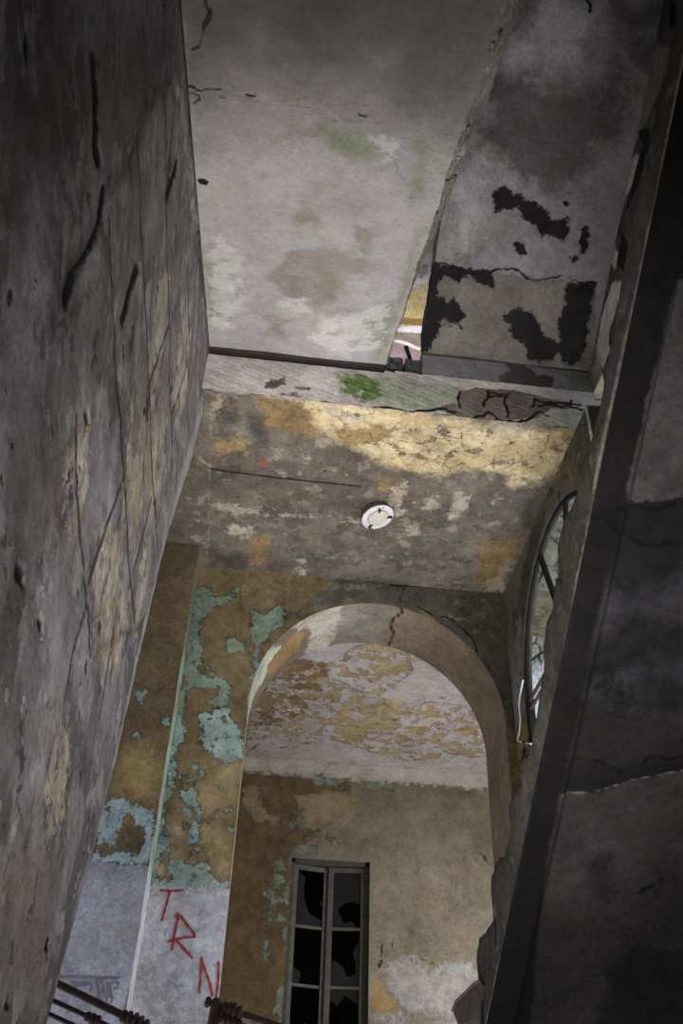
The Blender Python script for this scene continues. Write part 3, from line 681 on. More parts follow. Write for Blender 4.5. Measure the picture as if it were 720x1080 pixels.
# ------------------------------------------------------------------ FLIGHT B (left, rises away from us)
def zB(y): return ZA + TB * (y - YB)
pl_B = Plane((0, YB, ZA), (1, 0, 0), (0, 1, TB))
yB0, yB1 = .15, YB - .075
mb = MB()
def bedge(y): return XB + jit(y, .9, .004) + .004
mb.grid(lambda s, t: (XL + .002 + (bedge(yB0 + (yB1 - yB0) * t) - XL - .002) * s, yB0 + (yB1 - yB0) * t, zB(yB0 + (yB1 - yB0) * t) + .004 * math.sin(9 * s + 5 * t)), 150, 330, flip=True)
Bs = {
 'top': [[(182,-20),(540,-20),(510,45),(470,95),(430,105),(400,70),(370,85),(330,75),(300,60),(270,30),(240,60),(190,90)]],
 'dring': [T(180,0,2.667,[(330,60),(390,10),(470,0),(480,60),(400,60),(390,120),(480,160),(400,180),(340,150)])],
 'brown': [T(180,0,2.667,[(240,790),(290,760),(330,700),(450,700),(560,720),(570,760),(500,780),(470,830),(400,880),(330,840),(310,800)]),T(180,0,2.667,[(335,600),(380,570),(400,620),(350,650)]),T(180,0,2.667,[(520,640),(560,640),(560,720),(530,720)]),T(180,0,2.667,[(270,370),(420,350),(410,380),(290,410)]),T(180,0,2.667,[(260,890),(330,900),(320,950),(270,940)])],
 'green': [T(180,0,2.667,[(430,360),(490,370),(560,400),(600,440),(520,440),(430,410)]),T(180,0,2.667,[(690,380),(720,390),(700,540),(680,560),(670,480)]),T(180,0,2.667,[(600,860),(640,840),(600,990),(575,1010)]),T(180,0,2.667,[(75,700),(120,720),(140,880),(110,900)])],
 'white': [T(180,0,2.667,[(380,940),(480,880),(570,860),(620,850),(600,960),(520,1000),(440,990)]),T(180,0,2.667,[(310,850),(370,840),(400,870),(350,890)]),T(180,0,2.667,[(570,390),(640,400),(640,450),(600,460)]),T(180,0,2.667,[(120,640),(180,700),(200,880),(150,940),(110,900)])],
 'hole': [T(180,0,2.667,[(74,508),(90,502),(107,510),(100,520),(85,518)]),T(180,0,2.667,[(525,318),(540,328),(560,325),(545,332),(530,328)]),T(180,0,2.667,[(668,553),(680,552),(676,558)])],
 'edge': [T(180,0,2.667,[(18,60),(40,200),(60,450),(85,650),(105,850),(118,990),(108,1000),(90,850),(60,600),(30,300),(10,60)])],
 'rag': [T(180,0,2.667,[(720,640),(700,700),(680,780),(640,880),(600,1010),(575,1020),(610,930),(660,760),(690,650)])],
}
Bl = {'crack': [T(180,0,2.667,[(38,245),(65,248),(85,258),(115,250),(138,252)]),T(180,0,2.667,[(42,290),(65,293),(82,280),(78,270),(50,262)]),T(180,0,2.667,[(97,0),(102,60),(88,95),(78,135),(60,140)]),T(180,0,2.667,[(215,265),(235,268)]),T(180,0,2.667,[(355,280),(395,280)]),T(180,0,2.667,[(135,272),(155,275)])],
      'hair': [T(180,0,2.667,[(140,270),(230,275),(320,298),(420,320),(520,345),(600,348)]),T(180,0,2.667,[(440,290),(520,295),(560,300)]),T(180,0,2.667,[(600,430),(640,470),(660,510)])]}
m_B = layered('grey_stair_soffit', ((.41,.39,.385), (.31,.29,.285)), [
    dict(k=None, s=2.6, t=.52, w=.12, c=(.42,.405,.41), o=.6),
    dict(k='brown', s=3.5, a=.10, w=.045, c=((.22,.185,.15), (.29,.25,.215)), o=.78),
    dict(k='top', s=1.8, a=.16, w=.40, b=.22, c=(.085,.078,.072), o=.85),  # soot, deepened and widened to stand in for shade up here
    dict(k='dring', s=2.5, a=.10, w=.09, c=(.09,.08,.075), o=.5),
    dict(k='green', s=4, a=.08, w=.08, c=(.15,.20,.08), o=.65),
    dict(k='white', s=5, a=.09, w=.03, p=.42, ps=8, c=(.56,.55,.53), o=.7, h=.003),
    dict(k='edge', s=6, a=.03, w=.04, c=(.40,.38,.30), o=.8),
    dict(k='rag', s=8, a=.03, w=.02, c=((.25,.25,.19), (.36,.35,.30)), h=-.006),
    dict(k='hair', b=.004, s=8, a=.010, w=.005, c=(.12,.11,.10), o=.7),
    dict(k='crack', b=.006, s=8, a=.008, w=.004, c=(.03,.028,.027), h=-.012),
    dict(k='hole', s=10, a=.008, w=.004, c=BLACK, h=-.02),
], grain=.05, seed=10, mott=.8, dirt=.6, tint=.2)
fB = thing('stair_flight', 'grey stained underside of the left stair flight, above the hall', 'staircase', (0.06, yB1, zB(yB1)))
o = mb.build('soffit', m_B, None, plane=pl_B, patches=Bs, lines=Bl); o.parent = fB; o.location = -Vector(fB.location)
# broken outer edge of flight B: chamfered, rising outwards
mb = MB()
def bch(s, t):
    y = yB0 + (yB1 - yB0) * s
    wd = float(np.interp(y, [0, 1.6, 3.0, 3.7, 4.1, 5], [.12, .085, .055, .02, .012, .012])) + jit(y, 1.7, .004)
    k = t
    return (bedge(y) + wd * k + .006 * math.sin(k * 3.1), y, zB(y) + .05 * k + jit(y * 2 + k * 3, 2, .003) * (1 if 0 < t < 1 else 0))
mb.grid(bch, 420, 5, flip=False)
def bside(s, t):
    a = bch(s, 1.0); return (a[0], a[1], a[2] + .16 * t)
mb.grid(bside, 420, 2)
m_Be = layered('broken_concrete_edge', ((.26,.25,.215), (.15,.14,.125)), [dict(k=None, s=9, t=.56, w=.02, c=(.33,.32,.28), h=.006), dict(k=None, s=12, t=.6, w=.01, c=(.03,.03,.025), h=-.01)], seed=11, grain=.05)
o = mb.build('broken_edge', m_Be, None); o.parent = fB; o.location = -Vector(fB.location); o['label'] = 'broken outer edge showing rough concrete'
# treads on top (stepped) 
mb = MB(); n = 12; yy = yB0
prof = [(yB0, zB(yB0) + .02)]
stepd = (yB1 - yB0) / n
for i in range(n):
    y0 = yB0 + i * stepd; zt = zB(y0) + .17 + TB * stepd
    prof += [(y0, zt), (y0 + stepd, zt)]
prof += [(yB1, zB(yB1) + .02)]
mb.prism(prof, XL + .01, XB + .012, lambda a, b, h: (h, a, b))
o = mb.build('steps', m_dk, None); o.parent = fB; o.location = -Vector(fB.location)
# added dark boxes stopping light leaks between flight B and beam
mb = MB(); mb.box((XL + .004, YB - .072, ZA + .05), (XB + .01, YB + .07, ZA + .12)); mb.box((XL + .004, YB + .03, ZA - .06), (XB + .01, YB + .07, ZA + .06)); o = mb.build('joint_light_stop', m_dk, None); o.parent = fB; o.location = -Vector(fB.location)

# ------------------------------------------------------------------ FLIGHT C (right, rises back towards us)
ZC0 = ZA + .235
def zC(y): return ZC0 + TC * (YB - y)
pl_C = Plane((0, YB, ZC0), (1, 0, 0), (0, 1, -TC))
yC0 = 1.5
mb = MB()
mb.grid(lambda s, t: (XM + (XS - .004 - XM) * s, yC0 + (YB - .012 - yC0) * t, zC(yC0 + (YB - yC0) * t) + .004 * math.sin(7 * s + 6 * t)), 150, 330, flip=True)
ZG = lambda pts: T(400, 0, 2.25, pts)
Cp = {
 'black': [ZG([(272,470),(275,450),(300,442),(315,465),(335,460),(340,475),(370,478),(395,500),(410,520),(445,520),(450,545),(435,575),(410,560),(385,560),(375,530),(340,520),(330,490),(300,500),(275,500)]),
           ZG([(325,580),(340,580),(345,600),(330,608)]),ZG([(475,548),(490,540),(495,580),(480,600),(472,580)]),
           ZG([(122,625),(265,645),(272,680),(240,675),(210,655),(190,665),(160,655),(140,665),(140,700),(160,720),(175,700),(185,720),(200,740),(195,760),(175,770),(150,760),(140,790),(110,830),(95,840),(110,700)]),
           ZG([(295,745),(330,730),(360,740),(385,770),(385,800),(410,800),(425,820),(415,850),(380,860),(350,850),(345,820),(310,800)]),
           ZG([(445,675),(512,672),(500,740),(480,860),(435,862),(425,840),(430,760)]),ZG([(455,610),(470,612),(460,622)]),ZG([(440,480),(446,482),(444,490)])],
 'panel': [ZG([(120,625),(265,645),(400,660),(515,672),(500,880),(95,840)])],
 'dark': [ZG([(250,180),(320,200),(380,190),(480,230),(560,150),(600,160),(560,330),(520,370),(440,460),(340,440),(280,360),(240,350)]),ZG([(280,60),(340,20),(330,70),(300,80)]),ZG([(560,0),(680,0),(640,150),(600,160),(580,80)])],
 'light': [ZG([(300,60),(400,10),(500,40),(480,150),(360,180),(310,150)]),ZG([(180,380),(260,350),(260,420),(200,600),(140,620)]),ZG([(330,200),(380,200),(370,400),(320,420)])],
 'left': [ZG([(155,470),(200,480),(180,630),(120,625)])],
 'green': [ZG([(190,600),(215,600),(215,625),(185,622)])],
}
Cl = {'crack': [ZG([(120,626),(180,632),(265,645),(340,650),(420,658),(512,672)]),ZG([(195,755),(182,765),(195,780)]),ZG([(495,0),(500,25)])]}
m_C = layered('violet_grey_stair_soffit', ((.235,.223,.235), (.145,.136,.142)), [
    dict(k='light', s=3, a=.15, w=.14, c=(.36,.35,.38), o=.7),
    dict(k='dark', s=2.6, a=.16, w=.10, c=(.05,.047,.047), o=.8),
    dict(k='panel', s=5, a=.03, w=.01, c=((.15,.135,.115), (.10,.09,.08)), o=.85, h=-.004),
    dict(k='left', s=4, a=.08, w=.06, c=(.18,.175,.165), o=.7),
    dict(k='green', s=5, a=.06, w=.05, c=(.07,.09,.05), o=.7),
    dict(k='black', s=10, a=.04, w=.006, c=((.007,.0065,.0065), (.014,.013,.013)), h=-.012, rim=.5),
    dict(k='crack', b=.008, s=9, a=.012, w=.005, c=BLACK, h=-.01),
], grain=.05, seed=13)
fC = thing('stair_flight', 'upper right stair flight with black peeled patches on its violet-grey underside', 'staircase', (1.7, YB, ZC0))
o = mb.build('soffit', m_C, None, plane=pl_C, patches=Cp, lines=Cl); o.parent = fC; o.location = -Vector(fC.location)
mb = MB()
mb.grid(lambda s, t: (XM + jit(s * 5, 1, .003), yC0 + (YB - .012 - yC0) * s, zC(yC0 + (YB - .012 - yC0) * s) + (.22) * t), 300, 3)
m_Cs = layered('stair_string_side', ((.27,.265,.24), (.17,.16,.15)), [dict(k='lo', s=6, a=.03, w=.02, c=((.03,.028,.027), (.06,.055,.05)), h=-.01)], seed=14)
o = mb.build('string_side', m_Cs, None, plane=Plane((XM, 0, 0), (0, 1, 0), (0, 0, 1)), patches={'lo': [[(470,278),(452,278),(425,400),(460,400),(460,300)]]}); o.parent = fC; o.location = -Vector(fC.location)
mb = MB(); n = 12; yc1 = YB - .012; stepd = (yc1 - yC0) / n; prof = [(yC0, zC(yC0) + .02)]
for i in range(n):
    y0 = yC0 + i * stepd; zt = zC(y0 + stepd) + .24 + .0
    prof += [(y0, zt), (y0 + stepd, zt)]
prof += [(yc1, zC(yc1) + .02)]
mb.prism(prof, XM + .006, XS - .004, lambda a, b, h: (h, a, b))
o = mb.build('steps', m_dk, None); o.parent = fC; o.location = -Vector(fC.location)
mb = MB(); mb.box((XM + .004, YB - .013, ZC0 + .004), (XS - .006, YB + .05, ZC0 + .28)); o = mb.build('foot_light_stop', m_dk, None); o.parent = fC; o.location = -Vector(fC.location)  # added block, closes a light leak at the foot

# ------------------------------------------------------------------ RIGHT WALL
pl_R = Plane((XR, 0, 0), (0, 1, 0), (0, 0, 1))
mb = MB()
yw0, yw1 = WC - WR, WC + WR
wb = .9
def ax(s): return WC - WR * math.cos(math.pi * s)
def az(s): return WZ + WR * math.sin(math.pi * s)
ys = YB + .0
mb.grid(lambda s, t: (XR, ys + (yw0 - ys) * s, FZ + (H - FZ) * t), 2, 10) if yw0 > ys else None
mb.grid(lambda s, t: (XR, yw1 + (Y1 - yw1) * s, FZ + (H - FZ) * t), 26, 260, flip=True)
mb.grid(lambda s, t: (XR, max(ax(s), ys - .25), az(s) * (1 - t) + H * t), 120, 40, flip=True)
mb.grid(lambda s, t: (XR, yw0 + 2 * WR * s, FZ + (wb - FZ) * t), 8, 8, flip=True)
mb.grid(lambda s, t: (XR + (XS - XR) * s, ys - .25, FZ + (H - FZ) * t), 8, 60)
Rp = {'pale': [[(548,640),(556,700),(556,735),(546,770),(538,740),(540,700)]], 'och': [[(548,760),(560,770),(553,860),(540,830)],[(598,458),(575,500),(570,530),(590,500)]],
      'dark': [[(560,560),(575,540),(556,640),(550,700),(540,660)]]}
m_R = layered('grimy_olive_wall', ((.16,.145,.11), (.085,.078,.062)), [
    dict(k='dark', s=5, a=.05, w=.03, c=(.05,.047,.04), o=.8),
    dict(k='pale', s=6, a=.06, w=.04, c=((.24,.235,.25), (.17,.16,.16)), o=.8),
    dict(k='och', s=6, a=.04, w=.02, c=((.30,.20,.08), (.22,.14,.06))),
    dict(k=None, s=9, t=.60, w=.01, c=(.035,.032,.03), h=-.005),
    dict(k=None, s=8, t=.62, w=.015, c=(.24,.22,.17), h=.004),
], grain=.05, seed=15)
struct(mb.build('wall_right', m_R, plane=pl_R, patches=Rp, lines={'k': []}))
# outer thickness of the window opening
mb = MB(); TK = .08
mb.grid(lambda s, t: (XR + TK * t, ax(s), az(s)), 60, 4)
mb.grid(lambda s, t: (XR + TK * t, yw1, wb + (WZ - wb) * s), 8, 4); mb.grid(lambda s, t: (XR + TK * t, yw0, wb + (WZ - wb) * s), 8, 4, flip=True)
mb.grid(lambda s, t: (XR + TK * t, yw0 + 2 * WR * s, wb), 8, 4)
struct(mb.build('wall_right_reveal', layered('pale_stone_reveal', ((.10,.095,.08), (.06,.055,.045)), [dict(k=None, s=9, t=.58, w=.01, c=(.12,.11,.08), h=-.006)], seed=16)))
# near part of the right wall, beside the flights
pl_R2 = Plane((XS, 0, 0), (0, 1, 0), (0, 0, 1))
mb = MB(); mb.grid(lambda s, t: (XS, -.6 + (ys - .2 + .6) * s, FZ + (10.2 - FZ) * t), 200, 300, flip=True)
ZW = lambda pts: T(560, 0, 2.16, pts)
R2 = {'tear': [ZW([(235,350),(265,355),(240,400),(215,450),(195,520),(190,545),(180,530),(205,440),(215,390)]),ZW([(185,640),(210,640),(190,720),(175,760),(180,800),(165,840),(145,830),(150,780),(160,720),(170,690)]),ZW([(190,560),(205,590),(190,620),(180,600)])],
      'warm': [ZW([(262,110),(315,100),(310,150),(270,260),(235,330),(240,240),(270,170)]),ZW([(150,880),(140,960),(120,1000),(130,940)])],
      'void': [ZW([(250,340),(275,330),(240,430),(200,520),(225,560),(215,620),(195,600),(205,540),(195,530),(215,480)]),ZW([(240,300),(270,290),(265,340),(250,320)]),ZW([(315,0),(330,0),(330,60),(315,70)])]}
m_R2 = layered('brown_grey_wall', ((.105,.098,.088), (.055,.051,.047)), [
    dict(k=None, s=4, t=.56, w=.05, c=(.14,.13,.115), o=.6),
    dict(k='warm', s=7, a=.03, w=.01, c=((.26,.235,.205), (.19,.17,.15)), h=.006),
    dict(k='tear', s=8, a=.03, w=.008, c=((.62,.59,.58), (.45,.42,.41)), h=.012),
    dict(k='void', s=8, a=.02, w=.01, c=BLACK, h=-.03),
], grain=.05, seed=17)
struct(mb.build('wall_stair_side', m_R2, plane=pl_R2, patches=R2))

# ---- arched window in the right wall
m_iron = plain('dark_painted_iron', (.022, .020, .020), .9, 0, .1)
m_redw = plain('reddish_brown_wood', (.055, .025, .022), .7)
aw = thing('arched_window', 'tall arched fanlight window with dark bars in the right wall', 'window', (XR + .03, WC, wb))
mb = MB(); xf = XR + .035
def arc_bar(r0, r1, x0, x1, n=60):
    mb.grid(lambda s, t: (x0, WC - (r0 + (r1 - r0) * t) * math.cos(math.pi * s), WZ + (r0 + (r1 - r0) * t) * math.sin(math.pi * s)), n, 1, flip=True)
    mb.grid(lambda s, t: (x0 + (x1 - x0) * t, WC - r0 * math.cos(math.pi * s), WZ + r0 * math.sin(math.pi * s)), n, 1)
arc_bar(WR - .035, WR + .01, xf - .012, xf + .012)
mb.box((xf - .02, yw0, wb), (xf + .03, yw0 + .05, WZ)); mb.box((xf - .02, yw1 - .05, wb), (xf + .03, yw1, WZ)); mb.box((xf - .02, yw0, wb), (xf + .03, yw1, wb + .06))
part(mb, 'frame', m_iron, aw, (xf, WC, wb))
mb = MB(); mb.box((xf - .012, yw0, WZ - .025), (xf + .012, yw1, WZ - .005)); mb.box((xf - .012, yw0, WZ - .10), (xf + .012, yw1, WZ - .08))
part(mb, 'transom', m_redw, aw, (xf, WC, WZ), 'reddish brown double transom bar')
for a in (70, 110, 145):
    ca, sa = math.cos(math.radians(a)), math.sin(math.radians(a))
    mb = MB()
    for off in (-.014, .022):
        c0 = np.array((xf, WC + off * sa, WZ - off * ca * 0))
        mb.obox((xf, WC + .53 * WR * ca + off * sa, WZ + .53 * WR * sa - off * ca), (.012, 0, 0), (0, .010 * sa, -.010 * ca), (0, .45 * WR * ca, .45 * WR * sa))
    part(mb, 'muntin', m_iron, aw, (xf, WC, WZ))
mb = MB(); mb.box((xf - .015, WC - .02, wb), (xf + .025, WC + .02, WZ - .1)); mb.box((xf - .012, yw0, 2.3), (xf + .02, yw1, 2.33)); part(mb, 'glazing_bar', m_iron, aw, (xf, WC, wb))
# outside: the neighbouring wing's stone wall seen through the window
pl_O = Plane((0, Y2 - .02, 0), (1, 0, 0), (0, 0, 1))
mb = MB(); mb.grid(lambda s, t: (XR + TK, Y1 + (Y2 - Y1) * s, FZ + (H + .1 - FZ) * t), 1, 2, flip=True); mb.grid(lambda s, t: (XR + TK + .001 + 3.4 * s, Y2 - .02, FZ + (9.5 - FZ) * t), 130, 300)
struct(mb.build('wall_outside', layered('weathered_stone_outside', ((.50,.475,.35), (.30,.295,.20)), [
    dict(k=None, s=3, t=.56, w=.05, c=(.17,.20,.12), o=.7), dict(k='moss', s=5, a=.15, w=.1, c=((.22,.30,.20), (.40,.46,.36))),
    dict(k='pale', s=5, a=.08, w=.03, c=(.85,.90,1.0)), dict(k='mid', s=6, a=.1, w=.1, c=(.45,.45,.47), o=.7),  # pale coat: bright open sky put into the wall's colour
    dict(k=None, vor=3.0, lw=.014, s=2.5, t=.46, c=(.05,.045,.03), h=-.01), dict(k=None, s=8, t=.62, w=.01, c=(.10,.09,.06), h=-.006)], seed=18, dirt=1.4),
    plane=pl_O, patches={'pale': [[(545,700),(566,712),(575,690),(590,680),(590,790),(540,790)]], 'mid': [[(545,655),(590,640),(590,700),(545,710)]], 'moss': [[(590,505),(620,495),(620,545),(597,545)]]}))
# ground outside so daylight bounces up under the porch
mb = MB(); mb.box((XR + TK, 1, FZ - .1), (14, 16, FZ)); struct(mb.build('floor_outside', plain('pale_paving', (.42, .41, .38), .9)))

# ------------------------------------------------------------------ FLIGHT A (near right, rises back over us)
def zA(y): return 2.665 - TA * (y - 1.204)
pl_A = Plane((0, 1.204, 2.665), (1, 0, 0), (0, 1, -TA))
yA0, yA1 = .55, 4.5
mb = MB()
def fa(s, t):
    y = yA0 + (yA1 - yA0) * t; x = XM + (XS - .004 - XM) * s
    z = zA(y)
    d = x - XM - .11
    z += .028 * min(1, max(0, d / .02))
    return (x, y, z)
S_ = np.concatenate([np.linspace(0, .075, 10), np.linspace(.08, .10, 6), np.linspace(.11, 1, 130)])
mb.grid(fa, 0, 330, S=S_, flip=True)
ZA_ = lambda pts: T(480, 460, 1.742, pts)
Ap = {'lower': [ZA_([(188,660),(215,665),(260,660),(330,640),(440,620),(900,560),(900,1400),(120,1400),(135,1080),(150,900)])],
      'upper': [ZA_([(414,-290),(900,-290),(900,150),(320,122),(312,80),(335,10)])],
      'mid': [ZA_([(240,250),(300,240),(330,280),(320,420),(260,500),(215,500),(235,380)]),ZA_([(330,260),(500,240),(500,560),(340,580),(330,430)])],
      'soot': [ZA_([(300,960),(330,940),(500,950),(500,1200),(230,1200)]),ZA_([(245,790),(285,780),(280,860),(250,860)]),ZA_([(190,500),(240,480),(500,585),(500,610),(200,610)])],
      'strip': [[(735,0),(706,100),(660,330),(631,495),(583,747),(555,885),(514,1090),(560,1090),(578,891),(655,540),(720,240),(760,0)]]}
Al = {'rim': [ZA_([(188,657),(215,664),(262,660),(330,638),(440,618),(600,600)])], 'crk': [ZA_([(340,850),(370,830),(385,820)]),ZA_([(310,130),(420,118)]),ZA_([(200,150),(330,190),(420,200)]),ZA_([(0,600),(200,595),(420,595)])]}
m_A = layered('shade_black_stair_soffit', ((.012,.0115,.013), (.005,.005,.0055)), [  # shade under the flight is put into this near-black colour
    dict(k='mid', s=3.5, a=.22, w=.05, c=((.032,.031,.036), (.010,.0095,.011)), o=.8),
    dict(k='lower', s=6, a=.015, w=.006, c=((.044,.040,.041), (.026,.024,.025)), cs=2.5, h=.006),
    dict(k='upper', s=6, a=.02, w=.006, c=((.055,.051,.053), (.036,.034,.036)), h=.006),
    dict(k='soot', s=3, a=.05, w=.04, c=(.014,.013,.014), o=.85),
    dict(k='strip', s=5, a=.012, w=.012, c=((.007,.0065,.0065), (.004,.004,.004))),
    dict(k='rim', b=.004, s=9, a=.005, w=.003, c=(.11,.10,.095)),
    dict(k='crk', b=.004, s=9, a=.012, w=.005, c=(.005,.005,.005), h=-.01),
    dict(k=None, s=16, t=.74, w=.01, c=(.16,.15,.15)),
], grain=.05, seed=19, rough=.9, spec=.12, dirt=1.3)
fA = thing('stair_flight', 'near right stair flight, underside coloured near black for shade, with a ragged broken side edge', 'staircase', (1.7, yA1, zA(yA1)))
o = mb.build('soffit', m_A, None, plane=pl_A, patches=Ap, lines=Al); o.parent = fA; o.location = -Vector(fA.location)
# ragged side of flight A
pl_As = Plane((XM, 0, 0), (0, 1, 0), (0, 0, 1))
rag = [(640,395),(634,430),(628,455),(618,480),(613,492),(610,520),(604,535),(594,555),(589,575),(590,595),(594,605),(588,612),(585,625),(583,645),(578,655),(576,668),(574,680),(576,695),(576,705),(572,722),(569,745),(566,760),(562,785),(556,800),(553,822),(541,838),(538,850),(541,862),(540,880),(535,895),(533,905),(522,918),(519,925),(521,945),(525,965),(515,980),(506,990),(504,1002),(507,1030),(512,1036),(509,1062),(507,1100)]
rg = [pl_As.hit(*p) for p in rag]
ry = np.array([p[1] for p in rg]); rz = np.array([p[2] for p in rg]) ; rh = rz - np.array([zA(y) for y in ry])
idx = np.argsort(ry); ry, rh = ry[idx], rh[idx]
mb = MB()
def hA(y): return max(.05, float(np.interp(y, ry, rh)) + .5 * jit(y, 3.1, .006)) if y > ry[0] - .001 else .16 + .03 * math.sin(y * 9) + jit(y, 2, .012)
rp = [pl_As.hit(*p) for p in rag]
rp = [np.array((p[1], p[2])) for p in rp]
up = []; yq = yA0
while yq < rp[0][0] - .03:
    up.append(np.array((yq, zA(yq) + hA(yq)))); yq += .05
top = wiggle(up + rp, 3, .14); top2 = []
for a_, b_ in zip(top[:-1], top[1:]):
    top2 += [a_ * (1 - q_) + b_ * q_ for q_ in (0, .5)]
top = top2 + [top[-1]]
cum = np.maximum.accumulate(np.array([p[0] for p in top])); nT = len(top)
ker = np.ones(41) / 41; pad = np.concatenate([np.full(20, cum[0]), cum, np.full(20, cum[-1])]); low = np.convolve(pad, ker, 'valid')
def fs(i, t):
    a = np.array((low[i], zA(low[i]))); b = top[i]; b = np.array((b[0], max(b[1], zA(b[0]) + .04))); p = a * (1 - t) + b * t
    return (XM - .010 * math.sin(min(1, t * 1.4) * 1.57) * (1 if t < 1 else .4), p[0], p[1])
v_ = [fs(i, t / 8) for i in range(nT) for t in range(9)] ; f_ = [(i*9+k, (i+1)*9+k, (i+1)*9+k+1, i*9+k+1) for i in range(nT-1) for k in range(8)]
mb.add(v_, f_)
v_ = [(XM + .06 * t, fs(i, 1)[1], fs(i, 1)[2] - .01 * t) for i in range(nT) for t in (0, 1)]
mb.add(v_, [(i*2, (i+1)*2, (i+1)*2+1, i*2+1) for i in range(nT-1)])
m_As = layered('rough_broken_string', ((.068,.058,.046), (.028,.024,.020)), [
    dict(k=None, s=7, t=.55, w=.03, c=(.020,.018,.016), o=.7, h=-.008),
    dict(k=None, s=11, t=.60, w=.02, c=(.11,.10,.085), o=.8, h=.006),
    dict(k='arris', b=.010, s=7, a=.010, w=.008, c=((.26,.25,.22), (.18,.17,.15)), o=.8)], grain=.05, seed=20, dirt=1.8)
o = mb.build('broken_side', m_As, None, plane=pl_As, patches=None, lines={'arris': [[(735,-10),(715,93),(692,208),(632,489),(583,747),(555,885),(514,1074),(510,1095)]]}); o.parent = fA; o.location = -Vector(fA.location)
o['label'] = 'ragged plastered side of the flight'
# rough steps behind the broken side
mb = MB(); n = 14; stepd = (yA1 - yA0) / n; prof = [(yA0, zA(yA0) + .08)]
for i in range(n):
    y0 = yA0 + i * stepd; zt = zA(y0) + .085
    prof += [(y0, zt), (y0 + stepd, zt)]
prof += [(yA1, zA(yA1) + .08)]
mb.prism(prof, XM + .40, XS - .004, lambda a, b, h: (h, a, b))
o = mb.build('steps', m_dk, None); o.parent = fA; o.location = -Vector(fA.location)
# red-edged broken tread end at its foot
m_brick = plain('red_clay_edge', (.15, .05, .045), .85, var=.5, sc=30)
tp = [(480,1066),(484,1056),(493,1048),(503,1038),(510,1034),(513,1041),(512,1052),(506,1064),(500,1075),(486,1082)]
tq = [pl_As.hit(*p) for p in tp]
mb = MB(); mb.prism([(p[1], p[2]) for p in tq], XM - .012, XM + .06, lambda a, b, h: (h, a, b))
o = mb.build('broken_tread', plain('brown_tread', (.05, .036, .028), .9, var=.5, sc=25), None); o.parent = fA; o.location = -Vector(fA.location); o['label'] = 'broken brown tread end with a red edge'
mb = MB(); mb.tube([(XM - .014, p[1], p[2]) for p in tq[:6]], .006, 6)
o2 = mb.build('red_edge', m_brick, None); o2.parent = fA; o2.location = -Vector(fA.location)

# ------------------------------------------------------------------ UPPER STOREY seen through the gap
pl_U = Plane((0, Y1 + .3, 0), (1, 0, 0), (0, 0, 1))
mb = MB(); mb.grid(lambda s, t: (-.62 + (XE + .62) * s, Y1 + .3, ZA - .03 + (11.5 - ZA) * t), 130, 260)
ZU = lambda pts: T(380, 200, 4.91, pts)
Up = {'och': [ZU([(200,500),(270,520),(360,480),(360,700),(180,720)])],
      'grey': [ZU([(310,400),(345,380),(350,440),(320,460),(295,450)]),ZU([(370,160),(400,170),(370,220)])],
      'band': [ZU([(150,735),(330,745),(330,900),(100,900)])],
      'white': [ZU([(170,715),(330,705),(330,738),(170,732)])],
      'brn': [ZU([(180,655),(340,672),(340,712),(180,695)])],
      'arc': [ZU([(160,775),(230,785),(310,820),(310,835),(225,800),(160,785)])],
      'rose': [ZU([(130,800),(220,795),(300,830),(310,920),(100,920)])]}
m_U = layered('whitewashed_upper_wall', ((.66,.65,.66), (.54,.52,.53)), [
    dict(k='och', s=7, a=.10, w=.05, c=((.50,.38,.18), (.60,.48,.28))),
    dict(k='grey', s=7, a=.06, w=.02, c=(.30,.28,.31)),
    dict(k='brn', s=7, a=.03, w=.02, c=((.30,.19,.07), (.22,.15,.07))),
    dict(k='band', s=7, a=.01, w=.01, c=((.22,.17,.14), (.28,.24,.20))),
    dict(k='white', s=7, a=.02, w=.01, c=(.72,.71,.74)),
    dict(k='rose', s=7, a=.02, w=.02, c=((.30,.23,.24), (.24,.17,.17))),
    dict(k='arc', s=7, a=.006, w=.006, c=(.7,.68,.68)),
], seed=21)
struct(mb.build('wall_upper_back', m_U, plane=pl_U, patches=Up))
mb = MB(); mb.box((-1.2, -.6, 11.3), (XS + .2, Y1 + .5, 11.4)); mb2 = mb
struct(mb.build('ceiling_upper', m_dim))
mb = MB(); mb.box((-1.05, -.6, 5.9), (XL - .05, Y1 + .4, 11.3)); struct(mb.build('wall_upper_left', m_dim))
mb = MB(); mb.box((XS, ys - .2, ZA), (XS + .15, YB + .06, 11.3)); struct(mb.build('wall_upper_right', m_dim))
mb = MB(); mb.box((XR + .08, YB + .061, ZA - .02), (XS + .15, Y1 + .4, 11.3)); struct(mb.build('wall_landing_right', m_dim))
# rubble on the landing edge, in the gap between the flights
m_rub = plain('black_crusted_concrete', (.07, .065, .075), .95, var=.6, sc=30, bump=.006)
def chunk(name, px0, px1, pyt, pyb, y, label):
    a = Plane((0, y, 0), (1, 0, 0), (0, 0, 1)); p0 = a.hit(px0, pyb); p1 = a.hit(px1, pyt)
    bm = bmesh.new(); bmesh.ops.create_cube(bm, size=1)
    bmesh.ops.subdivide_edges(bm, edges=bm.edges[:], cuts=3, use_grid_fill=True)
    rnd = random.Random(name + str(px0))
    c = Vector(((p0[0] + p1[0]) / 2, y + .09, ZA)); sz = Vector((p1[0] - p0[0], .16, p1[2] - ZA + .0))
    for v in bm.verts:
        v.co.z += .5; v.co = Vector((v.co.x * sz.x, v.co.y * sz.y, v.co.z * sz.z))
        if v.co.z > .01: v.co += Vector((rnd.uniform(-1, 1), rnd.uniform(-1, 1), rnd.uniform(-1.4, .3))) * .009
    me = bpy.data.meshes.new(name); bm.to_mesh(me); bm.free(); me.materials.append(m_rub)
    o = bpy.data.objects.new(name, me); COL.objects.link(o); o.location = c; return o
